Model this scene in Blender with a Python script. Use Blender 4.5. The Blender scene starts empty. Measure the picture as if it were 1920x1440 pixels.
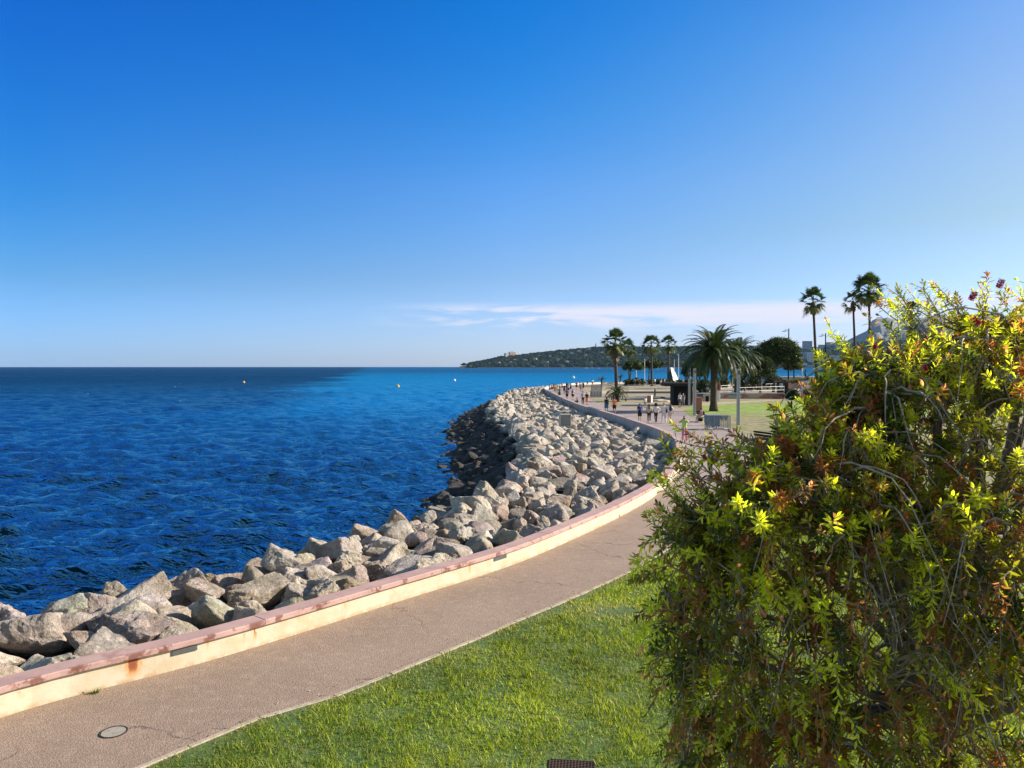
import bpy, bmesh, math, random
import numpy as np
from mathutils import Vector, Matrix, noise
random.seed(7)
SC = bpy.context.scene
COL = SC.collection
R = math.radians
F = 1443.0; H = 5.0; SEA = -3.0
TH = math.atan(33.0 / F)

def P(px, py, z=0.0):
    """point of the level z seen at this place of the photograph (survey of the site)"""
    dx, dy, dz = (px - 960) / F, 1.0, -(py - 720) / F
    y = dy * math.cos(TH) + dz * math.sin(TH)
    zz = -dy * math.sin(TH) + dz * math.cos(TH)
    t = (z - H) / zz
    return Vector((dx * t, y * t, z))

def X(px, d):
    return (px - 960) / F * d

# ------------------------------------------------------------------ tagging
def tag(o, label=None, cat=None, group=None, kind=None):
    if label: o['label'] = label
    if cat: o['category'] = cat
    if group: o['group'] = group
    if kind: o['kind'] = kind
    return o

def empty(name, loc, rz=0.0, label=None, cat=None, group=None):
    o = bpy.data.objects.new(name, None)
    COL.objects.link(o)
    o.location = loc
    o.rotation_euler = (0, 0, rz)
    o.empty_display_size = 0.2
    return tag(o, label, cat, group)

def link(name, me, mat=None, parent=None, loc=None):
    o = bpy.data.objects.new(name, me)
    COL.objects.link(o)
    if parent is not None: o.parent = parent
    if loc is not None: o.location = loc
    if mat is not None:
        if len(me.materials) == 0: me.materials.append(mat)
    return o

def npmesh(name, V, Fc, smooth=False, col=None, attr='tint', uv=None, mats=None, mi=None):
    """bulk mesh; Fc is an (n,k) array or a list of such arrays"""
    if not isinstance(Fc, (list, tuple)): Fc = [Fc]
    Fc = [np.asarray(f, dtype=np.int32) for f in Fc if len(f)]
    V = np.asarray(V, dtype=np.float32)
    me = bpy.data.meshes.new(name)
    me.vertices.add(len(V)); me.vertices.foreach_set('co', V.ravel())
    loops = np.concatenate([f.ravel() for f in Fc])
    tot = np.concatenate([np.full(len(f), f.shape[1], dtype=np.int32) for f in Fc])
    st = np.concatenate([[0], np.cumsum(tot)[:-1]]).astype(np.int32)
    me.loops.add(len(loops)); me.loops.foreach_set('vertex_index', loops)
    me.polygons.add(len(tot)); me.polygons.foreach_set('loop_start', st)
    me.polygons.foreach_set('loop_total', tot)
    if smooth: me.polygons.foreach_set('use_smooth', np.ones(len(tot), dtype=bool))
    if mats:
        for m in mats: me.materials.append(m)
    if mi is not None: me.polygons.foreach_set('material_index', np.asarray(mi, dtype=np.int32))
    if col is not None:
        a = me.color_attributes.new(attr, 'FLOAT_COLOR', 'POINT')
        c = np.ones((len(V), 4), dtype=np.float32); c[:, :3] = col
        a.data.foreach_set('color', c.ravel())
    if uv is not None:
        l = me.uv_layers.new(name='uv')
        l.data.foreach_set('uv', np.asarray(uv, dtype=np.float32)[loops].ravel())
    me.update(calc_edges=True)
    me.validate()
    if not smooth: me.shade_flat()
    return me

class MB:
    """collects simple shapes and links them as one mesh"""
    def __init__(s): s.v = []; s.f = []; s.m = []
    def add(s, vs, fs, m=0):
        b = len(s.v); s.v += [tuple(v) for v in vs]
        s.f += [tuple(i + b for i in f) for f in fs]; s.m += [m] * len(fs)
        return s
    def box(s, c, size, rz=0.0, m=0, rx=0.0, ry=0.0, bevel=0.0):
        hx, hy, hz = size[0] / 2, size[1] / 2, size[2] / 2
        M = Matrix.Translation(Vector(c)) @ Matrix.Rotation(rz, 4, 'Z') @ Matrix.Rotation(ry, 4, 'Y') @ Matrix.Rotation(rx, 4, 'X')
        if bevel <= 0:
            vs = [M @ Vector((x, y, z)) for z in (-hz, hz) for x, y in ((-hx, -hy), (hx, -hy), (hx, hy), (-hx, hy))]
            return s.add(vs, [(3, 2, 1, 0), (4, 5, 6, 7), (0, 1, 5, 4), (1, 2, 6, 5), (2, 3, 7, 6), (3, 0, 4, 7)], m)
        b = bevel
        def ring(x, y, z, c_):
            return [(-x + c_, -y, z), (x - c_, -y, z), (x, -y + c_, z), (x, y - c_, z), (x - c_, y, z), (-x + c_, y, z), (-x, y - c_, z), (-x, -y + c_, z)]
        vs = ring(hx - b, hy - b, -hz, b) + ring(hx, hy, -hz + b, b) + ring(hx, hy, hz - b, b) + ring(hx - b, hy - b, hz, b)
        fs = [tuple(range(7, -1, -1)), tuple(range(24, 32))]
        for k in range(3):
            for i in range(8):
                j = (i + 1) % 8
                fs.append((k * 8 + i, k * 8 + j, k * 8 + 8 + j, k * 8 + 8 + i))
        return s.add([M @ Vector(v) for v in vs], fs, m)
    def tube(s, pts, rad, n=8, m=0, cap=True):
        pts = [Vector(p) for p in pts]
        if not hasattr(rad, '__len__'): rad = [rad] * len(pts)
        vs = []; prev = None
        for i, p in enumerate(pts):
            t = (pts[min(i + 1, len(pts) - 1)] - pts[max(i - 1, 0)]).normalized()
            if prev is None:
                a = Vector((0, 0, 1)) if abs(t.z) < .9 else Vector((1, 0, 0))
                u = t.cross(a).normalized()
            else:
                u = (prev - t * prev.dot(t))
                u = u.normalized() if u.length > 1e-6 else t.orthogonal().normalized()
            prev = u; w = t.cross(u)
            for k in range(n):
                a = 2 * math.pi * k / n
                vs.append(p + (u * math.cos(a) + w * math.sin(a)) * rad[i])
        fs = []
        for i in range(len(pts) - 1):
            for k in range(n):
                j = (k + 1) % n
                fs.append((i * n + k, i * n + j, (i + 1) * n + j, (i + 1) * n + k))
        if cap:
            fs.append(tuple(range(n - 1, -1, -1)))
            fs.append(tuple((len(pts) - 1) * n + k for k in range(n)))
        return s.add(vs, fs, m)
    def ell(s, c, r, nu=12, nv=8, m=0, rz=0.0):
        c = Vector(c)
        if not hasattr(r, '__len__'): r = (r, r, r)
        M = Matrix.Rotation(rz, 3, 'Z')
        vs = [c + Vector((0, 0, r[2]))]
        for i in range(1, nv):
            th = math.pi * i / nv
            for k in range(nu):
                a = 2 * math.pi * k / nu
                vs.append(c + M @ Vector((r[0] * math.sin(th) * math.cos(a), r[1] * math.sin(th) * math.sin(a), r[2] * math.cos(th))))
        vs.append(c - Vector((0, 0, r[2])))
        fs = []
        for k in range(nu):
            j = (k + 1) % nu
            fs.append((0, 1 + k, 1 + j))
            b = 1 + (nv - 2) * nu
            fs.append((len(vs) - 1, b + j, b + k))
        for i in range(nv - 2):
            for k in range(nu):
                j = (k + 1) % nu
                fs.append((1 + i * nu + k, 1 + (i + 1) * nu + k, 1 + (i + 1) * nu + j, 1 + i * nu + j))
        return s.add(vs, fs, m)
    def prism(s, poly, z0, z1, m=0):
        n = len(poly)
        vs = [(p[0], p[1], z0) for p in poly] + [(p[0], p[1], z1) for p in poly]
        fs = [tuple(range(n - 1, -1, -1)), tuple(range(n, 2 * n))]
        for i in range(n):
            j = (i + 1) % n
            fs.append((i, j, n + j, n + i))
        return s.add(vs, fs, m)
    def mesh(s, name, mats, smooth=False):
        me = bpy.data.meshes.new(name)
        me.from_pydata(s.v, [], s.f)
        for m in (mats if isinstance(mats, (list, tuple)) else [mats]): me.materials.append(m)
        me.polygons.foreach_set('material_index', s.m)
        if smooth: me.polygons.foreach_set('use_smooth', [True] * len(s.f))
        me.update()
        return me
    def build(s, name, mats, parent=None, loc=None, smooth=False):
        return link(name, s.mesh(name, mats, smooth), None, parent, loc)

# ------------------------------------------------------------------ materials
def N(nt, typ, ins=None, **props):
    n = nt.nodes.new(typ)
    for k, v in props.items(): setattr(n, k, v)
    for k, v in (ins or {}).items():
        s = n.inputs[k]
        if isinstance(v, bpy.types.NodeSocket): nt.links.new(v, s)
        elif isinstance(v, bpy.types.Node): nt.links.new(v.outputs[0], s)
        else:
            if hasattr(s.default_value, '__len__') and hasattr(v, '__len__') and len(s.default_value) == 4 and len(v) == 3: v = (*v, 1)
            s.default_value = v
    return n

def MATH(nt, op, a, b=0.0, c=None, clamp=False):
    ins = {0: a, 1: b}
    if c is not None: ins[2] = c
    return N(nt, 'ShaderNodeMath', ins, operation=op, use_clamp=clamp).outputs[0]

def SM(nt, v, lo, hi, a=0.0, b=1.0):
    n = N(nt, 'ShaderNodeMapRange', {'Value': v, 'From Min': lo, 'From Max': hi, 'To Min': a, 'To Max': b}, interpolation_type='SMOOTHSTEP')
    return n.outputs[0]

def MIX(nt, fac, a, b, mode='MIX'):
    n = nt.nodes.new('ShaderNodeMix'); n.data_type = 'RGBA'; n.blend_type = mode; n.clamp_factor = True
    for idx, v in ((0, fac), (6, a), (7, b)):
        s = n.inputs[idx]
        if isinstance(v, bpy.types.NodeSocket): nt.links.new(v, s)
        elif hasattr(v, '__len__'): s.default_value = (*v, 1) if len(v) == 3 else v
        else: s.default_value = v
    return n.outputs[2]

def NOISE(nt, vec, scale, detail=3, rough=.55, out=0, dist=0.0):
    n = N(nt, 'ShaderNodeTexNoise', {'Vector': vec, 'Scale': scale, 'Detail': detail, 'Roughness': rough, 'Distortion': dist})
    return n.outputs[out]

def newmat(name):
    m = bpy.data.materials.new(name); m.use_nodes = True
    nt = m.node_tree
    b = nt.nodes['Principled BSDF']
    return m, nt, b

def setb(nt, b, **kw):
    for k, v in kw.items():
        k = k.replace('_', ' ')
        s = b.inputs[k]
        if isinstance(v, bpy.types.NodeSocket): nt.links.new(v, s)
        elif hasattr(v, '__len__') and len(v) == 3 and len(s.default_value) == 4: s.default_value = (*v, 1)
        else: s.default_value = v

MC = {}
def M_(name, c, rough=.7, c2=None, scale=6.0, bump=0.0, bscale=None, metal=0.0, world=False, spec=.4, stretch=None):
    """noisy two-tone procedural material"""
    if name in MC: return MC[name]
    m, nt, b = newmat(name)
    if c2 is None: c2 = tuple(x * .78 for x in c)
    vec = nt.nodes.new('ShaderNodeNewGeometry').outputs['Position'] if world else nt.nodes.new('ShaderNodeTexCoord').outputs['Object']
    if stretch: vec = N(nt, 'ShaderNodeMapping', {'Vector': vec, 'Scale': stretch}).outputs[0]
    n1 = NOISE(nt, vec, scale, 4)
    n2 = NOISE(nt, vec, scale * 7, 3)
    f = SM(nt, MATH(nt, 'ADD', MATH(nt, 'MULTIPLY', n1, .65), MATH(nt, 'MULTIPLY', n2, .35)), .35, .65)
    setb(nt, b, Base_Color=MIX(nt, f, c, c2), Roughness=rough, Metallic=metal)
    b.inputs['Specular IOR Level'].default_value = spec
    if bump:
        bn = N(nt, 'ShaderNodeBump', {'Height': NOISE(nt, vec, bscale or scale * 8, 4), 'Strength': bump, 'Distance': .02})
        nt.links.new(bn.outputs[0], b.inputs['Normal'])
    MC[name] = m
    return m

def leafmat(name, ramp, trans=.35, rough=.5, attr='tint', tcol=(1.5, 1.6, .6), spec=.35):
    """leaf surface: colour taken from a per-leaf value"""
    m, nt, b = newmat(name)
    a = N(nt, 'ShaderNodeAttribute', attribute_name=attr)
    if ramp:
        cr = nt.nodes.new('ShaderNodeValToRGB')
        el = cr.color_ramp.elements
        while len(el) < len(ramp): el.new(.5)
        for e, (p, c) in zip(el, ramp): e.position = p; e.color = (*c, 1)
        nt.links.new(a.outputs['Fac'], cr.inputs[0]); col = cr.outputs[0]
    else: col = a.outputs['Color']
    setb(nt, b, Base_Color=col, Roughness=rough)
    b.inputs['Specular IOR Level'].default_value = spec
    tc = MIX(nt, 1.0, col, tcol, 'MULTIPLY')
    tr = N(nt, 'ShaderNodeBsdfTranslucent', {'Color': tc})
    mx = N(nt, 'ShaderNodeMixShader', {0: trans, 1: b.outputs[0], 2: tr.outputs[0]})
    nt.links.new(mx.outputs[0], nt.nodes['Material Output'].inputs['Surface'])
    return m

def ordinal(n):
    w = ['first', 'second', 'third', 'fourth', 'fifth', 'sixth', 'seventh', 'eighth', 'ninth', 'tenth', 'eleventh', 'twelfth', 'thirteenth', 'fourteenth', 'fifteenth', 'sixteenth', 'seventeenth', 'eighteenth', 'nineteenth', 'twentieth']
    if n <= 20: return w[n - 1]
    t = {2: 'twenty', 3: 'thirty', 4: 'forty', 5: 'fifty', 6: 'sixty', 7: 'seventy', 8: 'eighty', 9: 'ninety'}[n // 10]
    return t[:-1] + 'ieth' if n % 10 == 0 else t + '-' + w[n % 10 - 1]

# ------------------------------------------------------------------ camera, sun, sky
cam = bpy.data.cameras.new('camera')
cam.sensor_width = 36; cam.lens = F / 1920 * 36; cam.clip_start = .1; cam.clip_end = 60000
co = bpy.data.objects.new('camera', cam); COL.objects.link(co)
co.location = (0, 0, H); co.rotation_euler = (math.pi / 2 - TH, 0, 0)
SC.camera = co

SUN_EL, SUN_AZ = R(27), R(9)      # azimuth counted from +x (the right) towards +y (ahead)
sd = Vector((math.cos(SUN_EL) * math.cos(SUN_AZ), math.cos(SUN_EL) * math.sin(SUN_AZ), math.sin(SUN_EL)))
sun = bpy.data.lights.new('sun', 'SUN'); sun.energy = 5.0; sun.angle = R(.5); sun.color = (1, .90, .76)
so = bpy.data.objects.new('sun', sun); COL.objects.link(so)
so.rotation_euler = sd.to_track_quat('Z', 'Y').to_euler(); so.location = (60, 0, 60)

w = bpy.data.worlds.new('World'); SC.world = w; w.use_nodes = True
nt = w.node_tree; bg = nt.nodes['Background']
sky = nt.nodes.new('ShaderNodeTexSky'); sky.sky_type = 'NISHITA'; sky.sun_disc = False
sky.sun_elevation = SUN_EL; sky.sun_rotation = math.pi / 2 - SUN_AZ
sky.air_density = 1.0; sky.dust_density = .35; sky.ozone_density = 2.2; sky.altitude = 0
hsv = N(nt, 'ShaderNodeHueSaturation', {'Saturation': 1.22, 'Value': 1.0, 'Color': sky.outputs[0]})
dirv = nt.nodes.new('ShaderNodeTexCoord').outputs['Generated']
sx = N(nt, 'ShaderNodeSeparateXYZ', {0: dirv})
el_ = MATH(nt, 'ARCSINE', sx.outputs[2])
az_ = MATH(nt, 'ARCTAN2', sx.outputs[0], sx.outputs[1])
# the upper sky is a deeper blue than near the sea
grad = SM(nt, el_, R(1), R(30))
tintc = MIX(nt, grad, (.98, 1.06, 1.10), (.17, .52, 1.02))
skyc = MIX(nt, 1.0, hsv.outputs[0], tintc, 'MULTIPLY')
rt = MATH(nt, 'MULTIPLY', SM(nt, az_, R(-6), R(44)), SM(nt, el_, R(4), R(26)))
skyc = MIX(nt, rt, skyc, MIX(nt, 1.0, skyc, (2.1, 1.12, 1.0), 'MULTIPLY'))
def sky_ramp(stops):
    cr = nt.nodes.new('ShaderNodeValToRGB'); el = cr.color_ramp.elements
    while len(el) < len(stops): el.new(.5)
    for e, (p, c) in zip(el, stops): e.position = p / 30; e.color = tuple(q / 1.5 for q in c) + (1,)
    nt.links.new(MATH(nt, 'DIVIDE', el_, R(30)), cr.inputs[0]); return cr.outputs[0]
rl = sky_ramp([(0, (.40, .59, 1.32)), (.8, (.36, .545, 1.19)), (5.6, (.28, .48, .76)), (11.2, (.135, .545, .82)), (21.4, (.01, .71, 1.0))])
rc = sky_ramp([(0, (.66, .74, 1.34)), (.8, (.64, .70, 1.2)), (6.6, (.65, .67, .85)), (13.1, (.72, .88, 1.01)), (24.8, (.10, 1.17, 1.13))])
rr_ = sky_ramp([(0, (.62, .66, 1.15)), (.8, (.62, .66, 1.1)), (9.5, (.92, .78, .64)), (21.4, (1.39, 1.26, .93))])
corr = MIX(nt, MATH(nt, 'DIVIDE', az_, R(32), clamp=True), MIX(nt, MATH(nt, 'ADD', MATH(nt, 'DIVIDE', az_, R(32)), 1.0, clamp=True), rl, rc), rr_)
skyc = MIX(nt, 1.0, skyc, corr, 'MULTIPLY')
skyc = MIX(nt, SM(nt, el_, R(30), R(55)), skyc, MIX(nt, 1.0, sky.outputs[0], (.78, .78, .70), 'MULTIPLY'))
aza = MATH(nt, 'ABSOLUTE', az_)
skyc = MIX(nt, MATH(nt, 'MULTIPLY', SM(nt, aza, R(46), R(95)), SM(nt, el_, R(-1), R(6))), skyc, MIX(nt, 1.0, sky.outputs[0], (.56, .56, .52), 'MULTIPLY'))
# thin cloud band low over the cape
cv = N(nt, 'ShaderNodeCombineXYZ', {0: MATH(nt, 'MULTIPLY', az_, 7.0), 1: MATH(nt, 'MULTIPLY', el_, 62.0), 2: 7.4})
cn = NOISE(nt, cv, 1.0, 6, .62, dist=.5)
cv2 = N(nt, 'ShaderNodeCombineXYZ', {0: MATH(nt, 'MULTIPLY', az_, 2.2), 1: MATH(nt, 'MULTIPLY', el_, 16.0), 2: 1.2})
cn2 = NOISE(nt, cv2, 1.0, 4, .5)
dens = MATH(nt, 'ADD', MATH(nt, 'MULTIPLY', cn, .6), MATH(nt, 'MULTIPLY', cn2, .4))
band = MATH(nt, 'MULTIPLY', SM(nt, el_, R(2.2), R(3.4)), SM(nt, el_, R(4.9), R(4.0)))
band = MATH(nt, 'MULTIPLY', band, SM(nt, az_, R(-12), R(0)))
low = MATH(nt, 'MULTIPLY', MATH(nt, 'MULTIPLY', SM(nt, el_, R(.6), R(1.6)), SM(nt, el_, R(4.2), R(2.4))), SM(nt, az_, R(4), R(22)))
cf = MATH(nt, 'MULTIPLY', SM(nt, dens, .43, .54), band)
cf2 = MATH(nt, 'MULTIPLY', SM(nt, dens, .36, .66), MATH(nt, 'MULTIPLY', low, .75))
cf = MATH(nt, 'MULTIPLY', MATH(nt, 'MAXIMUM', cf, cf2), .9)
CLOUD = MIX(nt, cf, skyc, (3.45, 3.35, 3.75))
nt.links.new(CLOUD, bg.inputs['Color']); bg.inputs['Strength'].default_value = .1425

SC.render.engine = 'CYCLES'
SC.view_settings.view_transform = 'Standard'; SC.view_settings.look = 'None'
SC.view_settings.exposure = 0.9; SC.view_settings.gamma = 1.0
SC.cycles.max_bounces = 6; SC.cycles.transparent_max_bounces = 8
# ------------------------------------------------------------------ the line of the sea wall
base = [P(*q) for q in ((0, 1346), (175, 1301), (403, 1236), (569, 1186), (706, 1141), (862, 1091), (1000, 1044), (1155, 973), (1227, 931))]
far = [P(px, py, .45) + Vector((.45, 0, 0)) for px, py in ((1261, 853), (1251, 815), (1170, 784), (1074, 755), (1028, 733.5))]
ctrl = [Vector((-31, -24, 0)), Vector((-15.4, -1.4, 0))] + [base[0], base[2], base[4], base[6], base[8]] + far + \
       [Vector((7.2, 162, 0)), Vector((10, 186, 0)), Vector((17, 208, 0)), Vector((29, 223, 0)), Vector((48, 233, 0)), Vector((90, 243, 0)), Vector((160, 262, 0)), Vector((330, 300, 0))]
for c in ctrl: c.z = 0
def catmull(cs, step=.35):
    out = []
    cs = [cs[0] * 2 - cs[1]] + cs + [cs[-1] * 2 - cs[-2]]
    for i in range(1, len(cs) - 2):
        p0, p1, p2, p3 = cs[i - 1:i + 3]
        n = max(2, int((p2 - p1).length / step))
        for k in range(n):
            t = k / n
            # centripetal-like damping keeps long and short spans smooth
            d1 = (p2 - p1).length
            m1 = (p2 - p0) / max(1e-6, (p1 - p0).length + d1) * d1
            m2 = (p3 - p1) / max(1e-6, (p3 - p2).length + d1) * d1
            out.append((2 * t**3 - 3 * t**2 + 1) * p1 + (t**3 - 2 * t**2 + t) * m1 + (-2 * t**3 + 3 * t**2) * p2 + (t**3 - t**2) * m2)
    out.append(cs[-2])
    return out
WL = np.array([(p.x, p.y) for p in catmull(ctrl)])
seg = np.diff(WL, axis=0); sl = np.hypot(seg[:, 0], seg[:, 1])
WS = np.concatenate([[0], np.cumsum(sl)])
tn = np.gradient(WL, axis=0); tn /= np.linalg.norm(tn, axis=1)[:, None]
NRM = np.stack([-tn[:, 1], tn[:, 0]], 1)          # towards the sea
for _ in range(3):
    NRM[1:-1] = (NRM[:-2] + NRM[1:-1] * 2 + NRM[2:]) / 4
NRM /= np.linalg.norm(NRM, axis=1)[:, None]
def wpt(s, o):
    x = np.interp(s, WS, WL[:, 0]); y = np.interp(s, WS, WL[:, 1])
    nx = np.interp(s, WS, NRM[:, 0]); ny = np.interp(s, WS, NRM[:, 1])
    return x + nx * o, y + ny * o
def s_at_y(y):
    i = int(np.argmax(WL[:, 1] >= y)); return WS[i]
S_END = s_at_y(150)

def ribbon(s0, s1, prof, step, closed=False, gap=0, z_jit=0):
    """sweep a profile of (offset, z) along the wall; returns verts, quads, uv"""
    n = max(2, int((s1 - s0) / step)); ss = np.linspace(s0, s1, n + 1)
    k = len(prof); V = []; U = []
    per = [0]
    for a in range(1, k): per.append(per[-1] + math.hypot(prof[a][0] - prof[a - 1][0], prof[a][1] - prof[a - 1][1]))
    for a, (o, z) in enumerate(prof):
        x, y = wpt(ss, o)
        V.append(np.stack([x, y, np.full(n + 1, z)], 1)); U.append(np.stack([ss, np.full(n + 1, per[a])], 1))
    V = np.stack(V, 1).reshape(-1, 3); U = np.stack(U, 1).reshape(-1, 2)
    i = np.arange(n)[:, None] * k; a = np.arange(k if closed else k - 1)[None, :]
    b = (a + 1) % k
    Q = np.stack([i + a, i + k + a, i + k + b, i + b], -1).reshape(-1, 4)
    return V, Q, U

# ------------------------------------------------------------------ ground sheets
def poly_sheet(name, pts, z, mat, kind='structure'):
    m = MB(); m.add([(p[0], p[1], z) for p in pts], [tuple(range(len(pts)))])
    me = m.mesh(name, mat)
    bm = bmesh.new(); bm.from_mesh(me)
    bmesh.ops.triangulate(bm, faces=bm.faces[:])
    for f in bm.faces:
        if f.normal.z < 0: f.normal_flip()
    bm.to_mesh(me); bm.free()
    o = link(name, me)
    return tag(o, kind=kind)

# pavement of the promenade: reddish chippings near, greyer slabs towards the bend
mp, nt, b = newmat('pavement_asphalt')
pos = nt.nodes.new('ShaderNodeNewGeometry').outputs['Position']
sp = N(nt, 'ShaderNodeSeparateXYZ', {0: pos})
big = NOISE(nt, pos, .55, 4, .6); med = NOISE(nt, pos, 5, 4); fine = NOISE(nt, pos, 42, 3, .75)
vor = N(nt, 'ShaderNodeTexVoronoi', {'Vector': pos, 'Scale': 46.0})
nearc = MIX(nt, SM(nt, big, .3, .7), (.39, .285, .205), (.31, .225, .16))
nearc = MIX(nt, SM(nt, med, .45, .75, 0, .55), nearc, (.52, .38, .28))
nearc = MIX(nt, SM(nt, vor.outputs['Distance'], .18, .55, .0, .55), nearc, (.16, .105, .08))
nearc = MIX(nt, SM(nt, fine, .56, .72, 0, .6), nearc, (.66, .53, .42))
farc = MIX(nt, SM(nt, big, .3, .7), (.34, .27, .245), (.27, .215, .20))
farc = MIX(nt, SM(nt, med, .5, .8, 0, .4), farc, (.36, .29, .265))
fy = SM(nt, sp.outputs[1], 20, 46)
c = MIX(nt, fy, nearc, farc)
# cracks and joints
dv = N(nt, 'ShaderNodeVectorMath', {0: pos, 1: N(nt, 'ShaderNodeVectorMath', {0: NOISE(nt, pos, 1.1, 4, .6, out=1), 'Scale': 1.1}, operation='SCALE').outputs[0]}, operation='ADD')
vc = N(nt, 'ShaderNodeTexVoronoi', {'Vector': dv.outputs[0], 'Scale': .22}, feature='DISTANCE_TO_EDGE')
crack = MATH(nt, 'MULTIPLY', SM(nt, vc.outputs['Distance'], .006, .001), SM(nt, NOISE(nt, pos, .4, 2), .42, .56))
c = MIX(nt, MATH(nt, 'MULTIPLY', crack, .7), c, (.07, .05, .045))
jo = MATH(nt, 'ABSOLUTE', MATH(nt, 'SUBTRACT', MATH(nt, 'FRACT', MATH(nt, 'DIVIDE', MATH(nt, 'ADD', sp.outputs[1], MATH(nt, 'MULTIPLY', sp.outputs[0], .12)), 4.6)), .5))
jl = MATH(nt, 'MULTIPLY', SM(nt, jo, .011, .004), SM(nt, sp.outputs[1], 38, 48))
c = MIX(nt, MATH(nt, 'MULTIPLY', jl, .55), c, (.12, .09, .085))
st = SM(nt, NOISE(nt, pos, 1.6, 5, .7), .60, .74)
c = MIX(nt, MATH(nt, 'MULTIPLY', st, .35), c, (.13, .085, .065))
setb(nt, b, Base_Color=c, Roughness=.9)
bn = N(nt, 'ShaderNodeBump', {'Height': MATH(nt, 'ADD', fine, MATH(nt, 'MULTIPLY', vor.outputs['Distance'], -.8)), 'Strength': .55, 'Distance': .012})
nt.links.new(bn.outputs[0], b.inputs['Normal'])

# sandy ground of the far plaza
ms, nt, b = newmat('plaza_sand')
pos = nt.nodes.new('ShaderNodeNewGeometry').outputs['Position']
n1 = NOISE(nt, pos, .09, 5, .6); n2 = NOISE(nt, pos, .8, 4)
c = MIX(nt, SM(nt, n1, .38, .62), (.32, .25, .165), (.20, .17, .11))
c = MIX(nt, SM(nt, n2, .45, .7, 0, .6), c, (.40, .31, .21))
c = MIX(nt, SM(nt, NOISE(nt, pos, .05, 3, .5), .55, .66, 0, .6), c, (.17, .19, .06))
setb(nt, b, Base_Color=c, Roughness=.95)

# lawns (the blades of the near one are built separately)
ml, nt, b = newmat('lawn_soil')
pos = nt.nodes.new('ShaderNodeNewGeometry').outputs['Position']
n1 = NOISE(nt, pos, .7, 5, .6); n2 = NOISE(nt, pos, 9, 4)
c = MIX(nt, SM(nt, n1, .35, .65), (.055, .11, .02), (.10, .15, .035))
c = MIX(nt, SM(nt, n2, .5, .75, 0, .8), c, (.12, .095, .05))
ly = N(nt, 'ShaderNodeSeparateXYZ', {0: pos}).outputs[1]
far_c = MIX(nt, SM(nt, NOISE(nt, pos, .5, 5, .65), .4, .62), (.15, .19, .035), (.30, .25, .14))
far_c = MIX(nt, SM(nt, NOISE(nt, pos, 7, 5, .75), .45, .65, 0, .6), far_c, (.07, .085, .02))
c = MIX(nt, SM(nt, ly, 16, 24), c, far_c)
setb(nt, b, Base_Color=c, Roughness=.95)
bn = N(nt, 'ShaderNodeBump', {'Height': n2, 'Strength': .8, 'Distance': .05}); nt.links.new(bn.outputs[0], b.inputs['Normal'])

mlf, nt, b = newmat('far_lawn_turf')
pos = nt.nodes.new('ShaderNodeNewGeometry').outputs['Position']
sp = N(nt, 'ShaderNodeSeparateXYZ', {0: pos})
wob = MATH(nt, 'MULTIPLY', MATH(nt, 'SUBTRACT', NOISE(nt, pos, .12, 4), .5), 26)
yy = MATH(nt, 'ADD', sp.outputs[1], wob)
dry = SM(nt, yy, 86, 74)                                # the turf nearest the promenade is dried out
dry = MATH(nt, 'MAXIMUM', dry, MATH(nt, 'MULTIPLY', SM(nt, yy, 100, 108), .8))
mott = SM(nt, NOISE(nt, N(nt, 'ShaderNodeMapping', {'Vector': pos, 'Scale': (.8, .5, 1)}).outputs[0], 1.3, 5, .65), .38, .62)
g = MIX(nt, mott, (.25, .35, .045), (.15, .22, .03))
t = MIX(nt, mott, (.31, .26, .14), (.16, .16, .055))
c = MIX(nt, dry, g, t)
setb(nt, b, Base_Color=c, Roughness=.95)
bn = N(nt, 'ShaderNodeBump', {'Height': NOISE(nt, pos, 6, 5, .7), 'Strength': .7, 'Distance': .08}); nt.links.new(bn.outputs[0], b.inputs['Normal'])

i0 = 0
wl_in = [(x, y) for x, y in zip(*wpt(WS[::6], .22))]
land = wl_in + [(420, 300), (420, -40), (-20, -40)]
poly_sheet('ground', land, -.012, ms)

kerb_px = [(281, 1434), (387, 1387), (487, 1347), (600, 1316), (700, 1276), (762, 1254), (825, 1227), (900, 1196), (981, 1160), (1062, 1127), (1162, 1081), (1206, 1059)]
kp = [P(*q) for q in kerb_px]
d0 = (kp[0] - kp[2]).normalized()
kerb = [kp[0] + d0 * 26, kp[0] + d0 * 10] + kp + [Vector((5.2, 22.6, 0)), Vector((8.2, 27.5, 0)), Vector((11.5, 35, 0)), Vector((14.2, 43, 0))]
lawn_edge = [P(*q) for q in ((1440, 832), (1415, 819), (1371, 804), (1327, 794), (1295, 781), (1281, 769))]
kerbc = [(p.x, p.y) for p in catmull(kerb, .25)]
# promenade: between the wall and the lawns, then over to the plaza
s_p = s_at_y(118)
wl_near = [(x, y) for x, y, s in zip(*wpt(WS[::3], .12), WS[::3]) if s < s_at_y(190)]
prom = wl_near + [(p.x, p.y) for p in (P(1072, 722), P(1092, 731), P(1098, 741), P(1112, 752), P(1135, 762), P(1190, 768), P(1250, 769), P(1281, 769), P(1295, 781), P(1327, 794), P(1371, 804), P(1415, 819), P(1440, 832))] + kerbc[::-1]
poly_sheet('promenade_pavement', prom, 0.0, mp)
poly_sheet('lawn', kerbc + [(15.6, 47), (60, 46), (60, -30), kerbc[0]], 0.004, ml)
lp_ = [(p.x, p.y) for p in lawn_edge] + [(p.x, p.y) for p in (P(1300, 761), P(1350, 752), P(1420, 749), P(1500, 749), P(1600, 748), P(1800, 748), P(2100, 752))] + [(95, 47), (17, 47)]
poly_sheet('far_lawn', lp_, 0.006, mlf)
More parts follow.
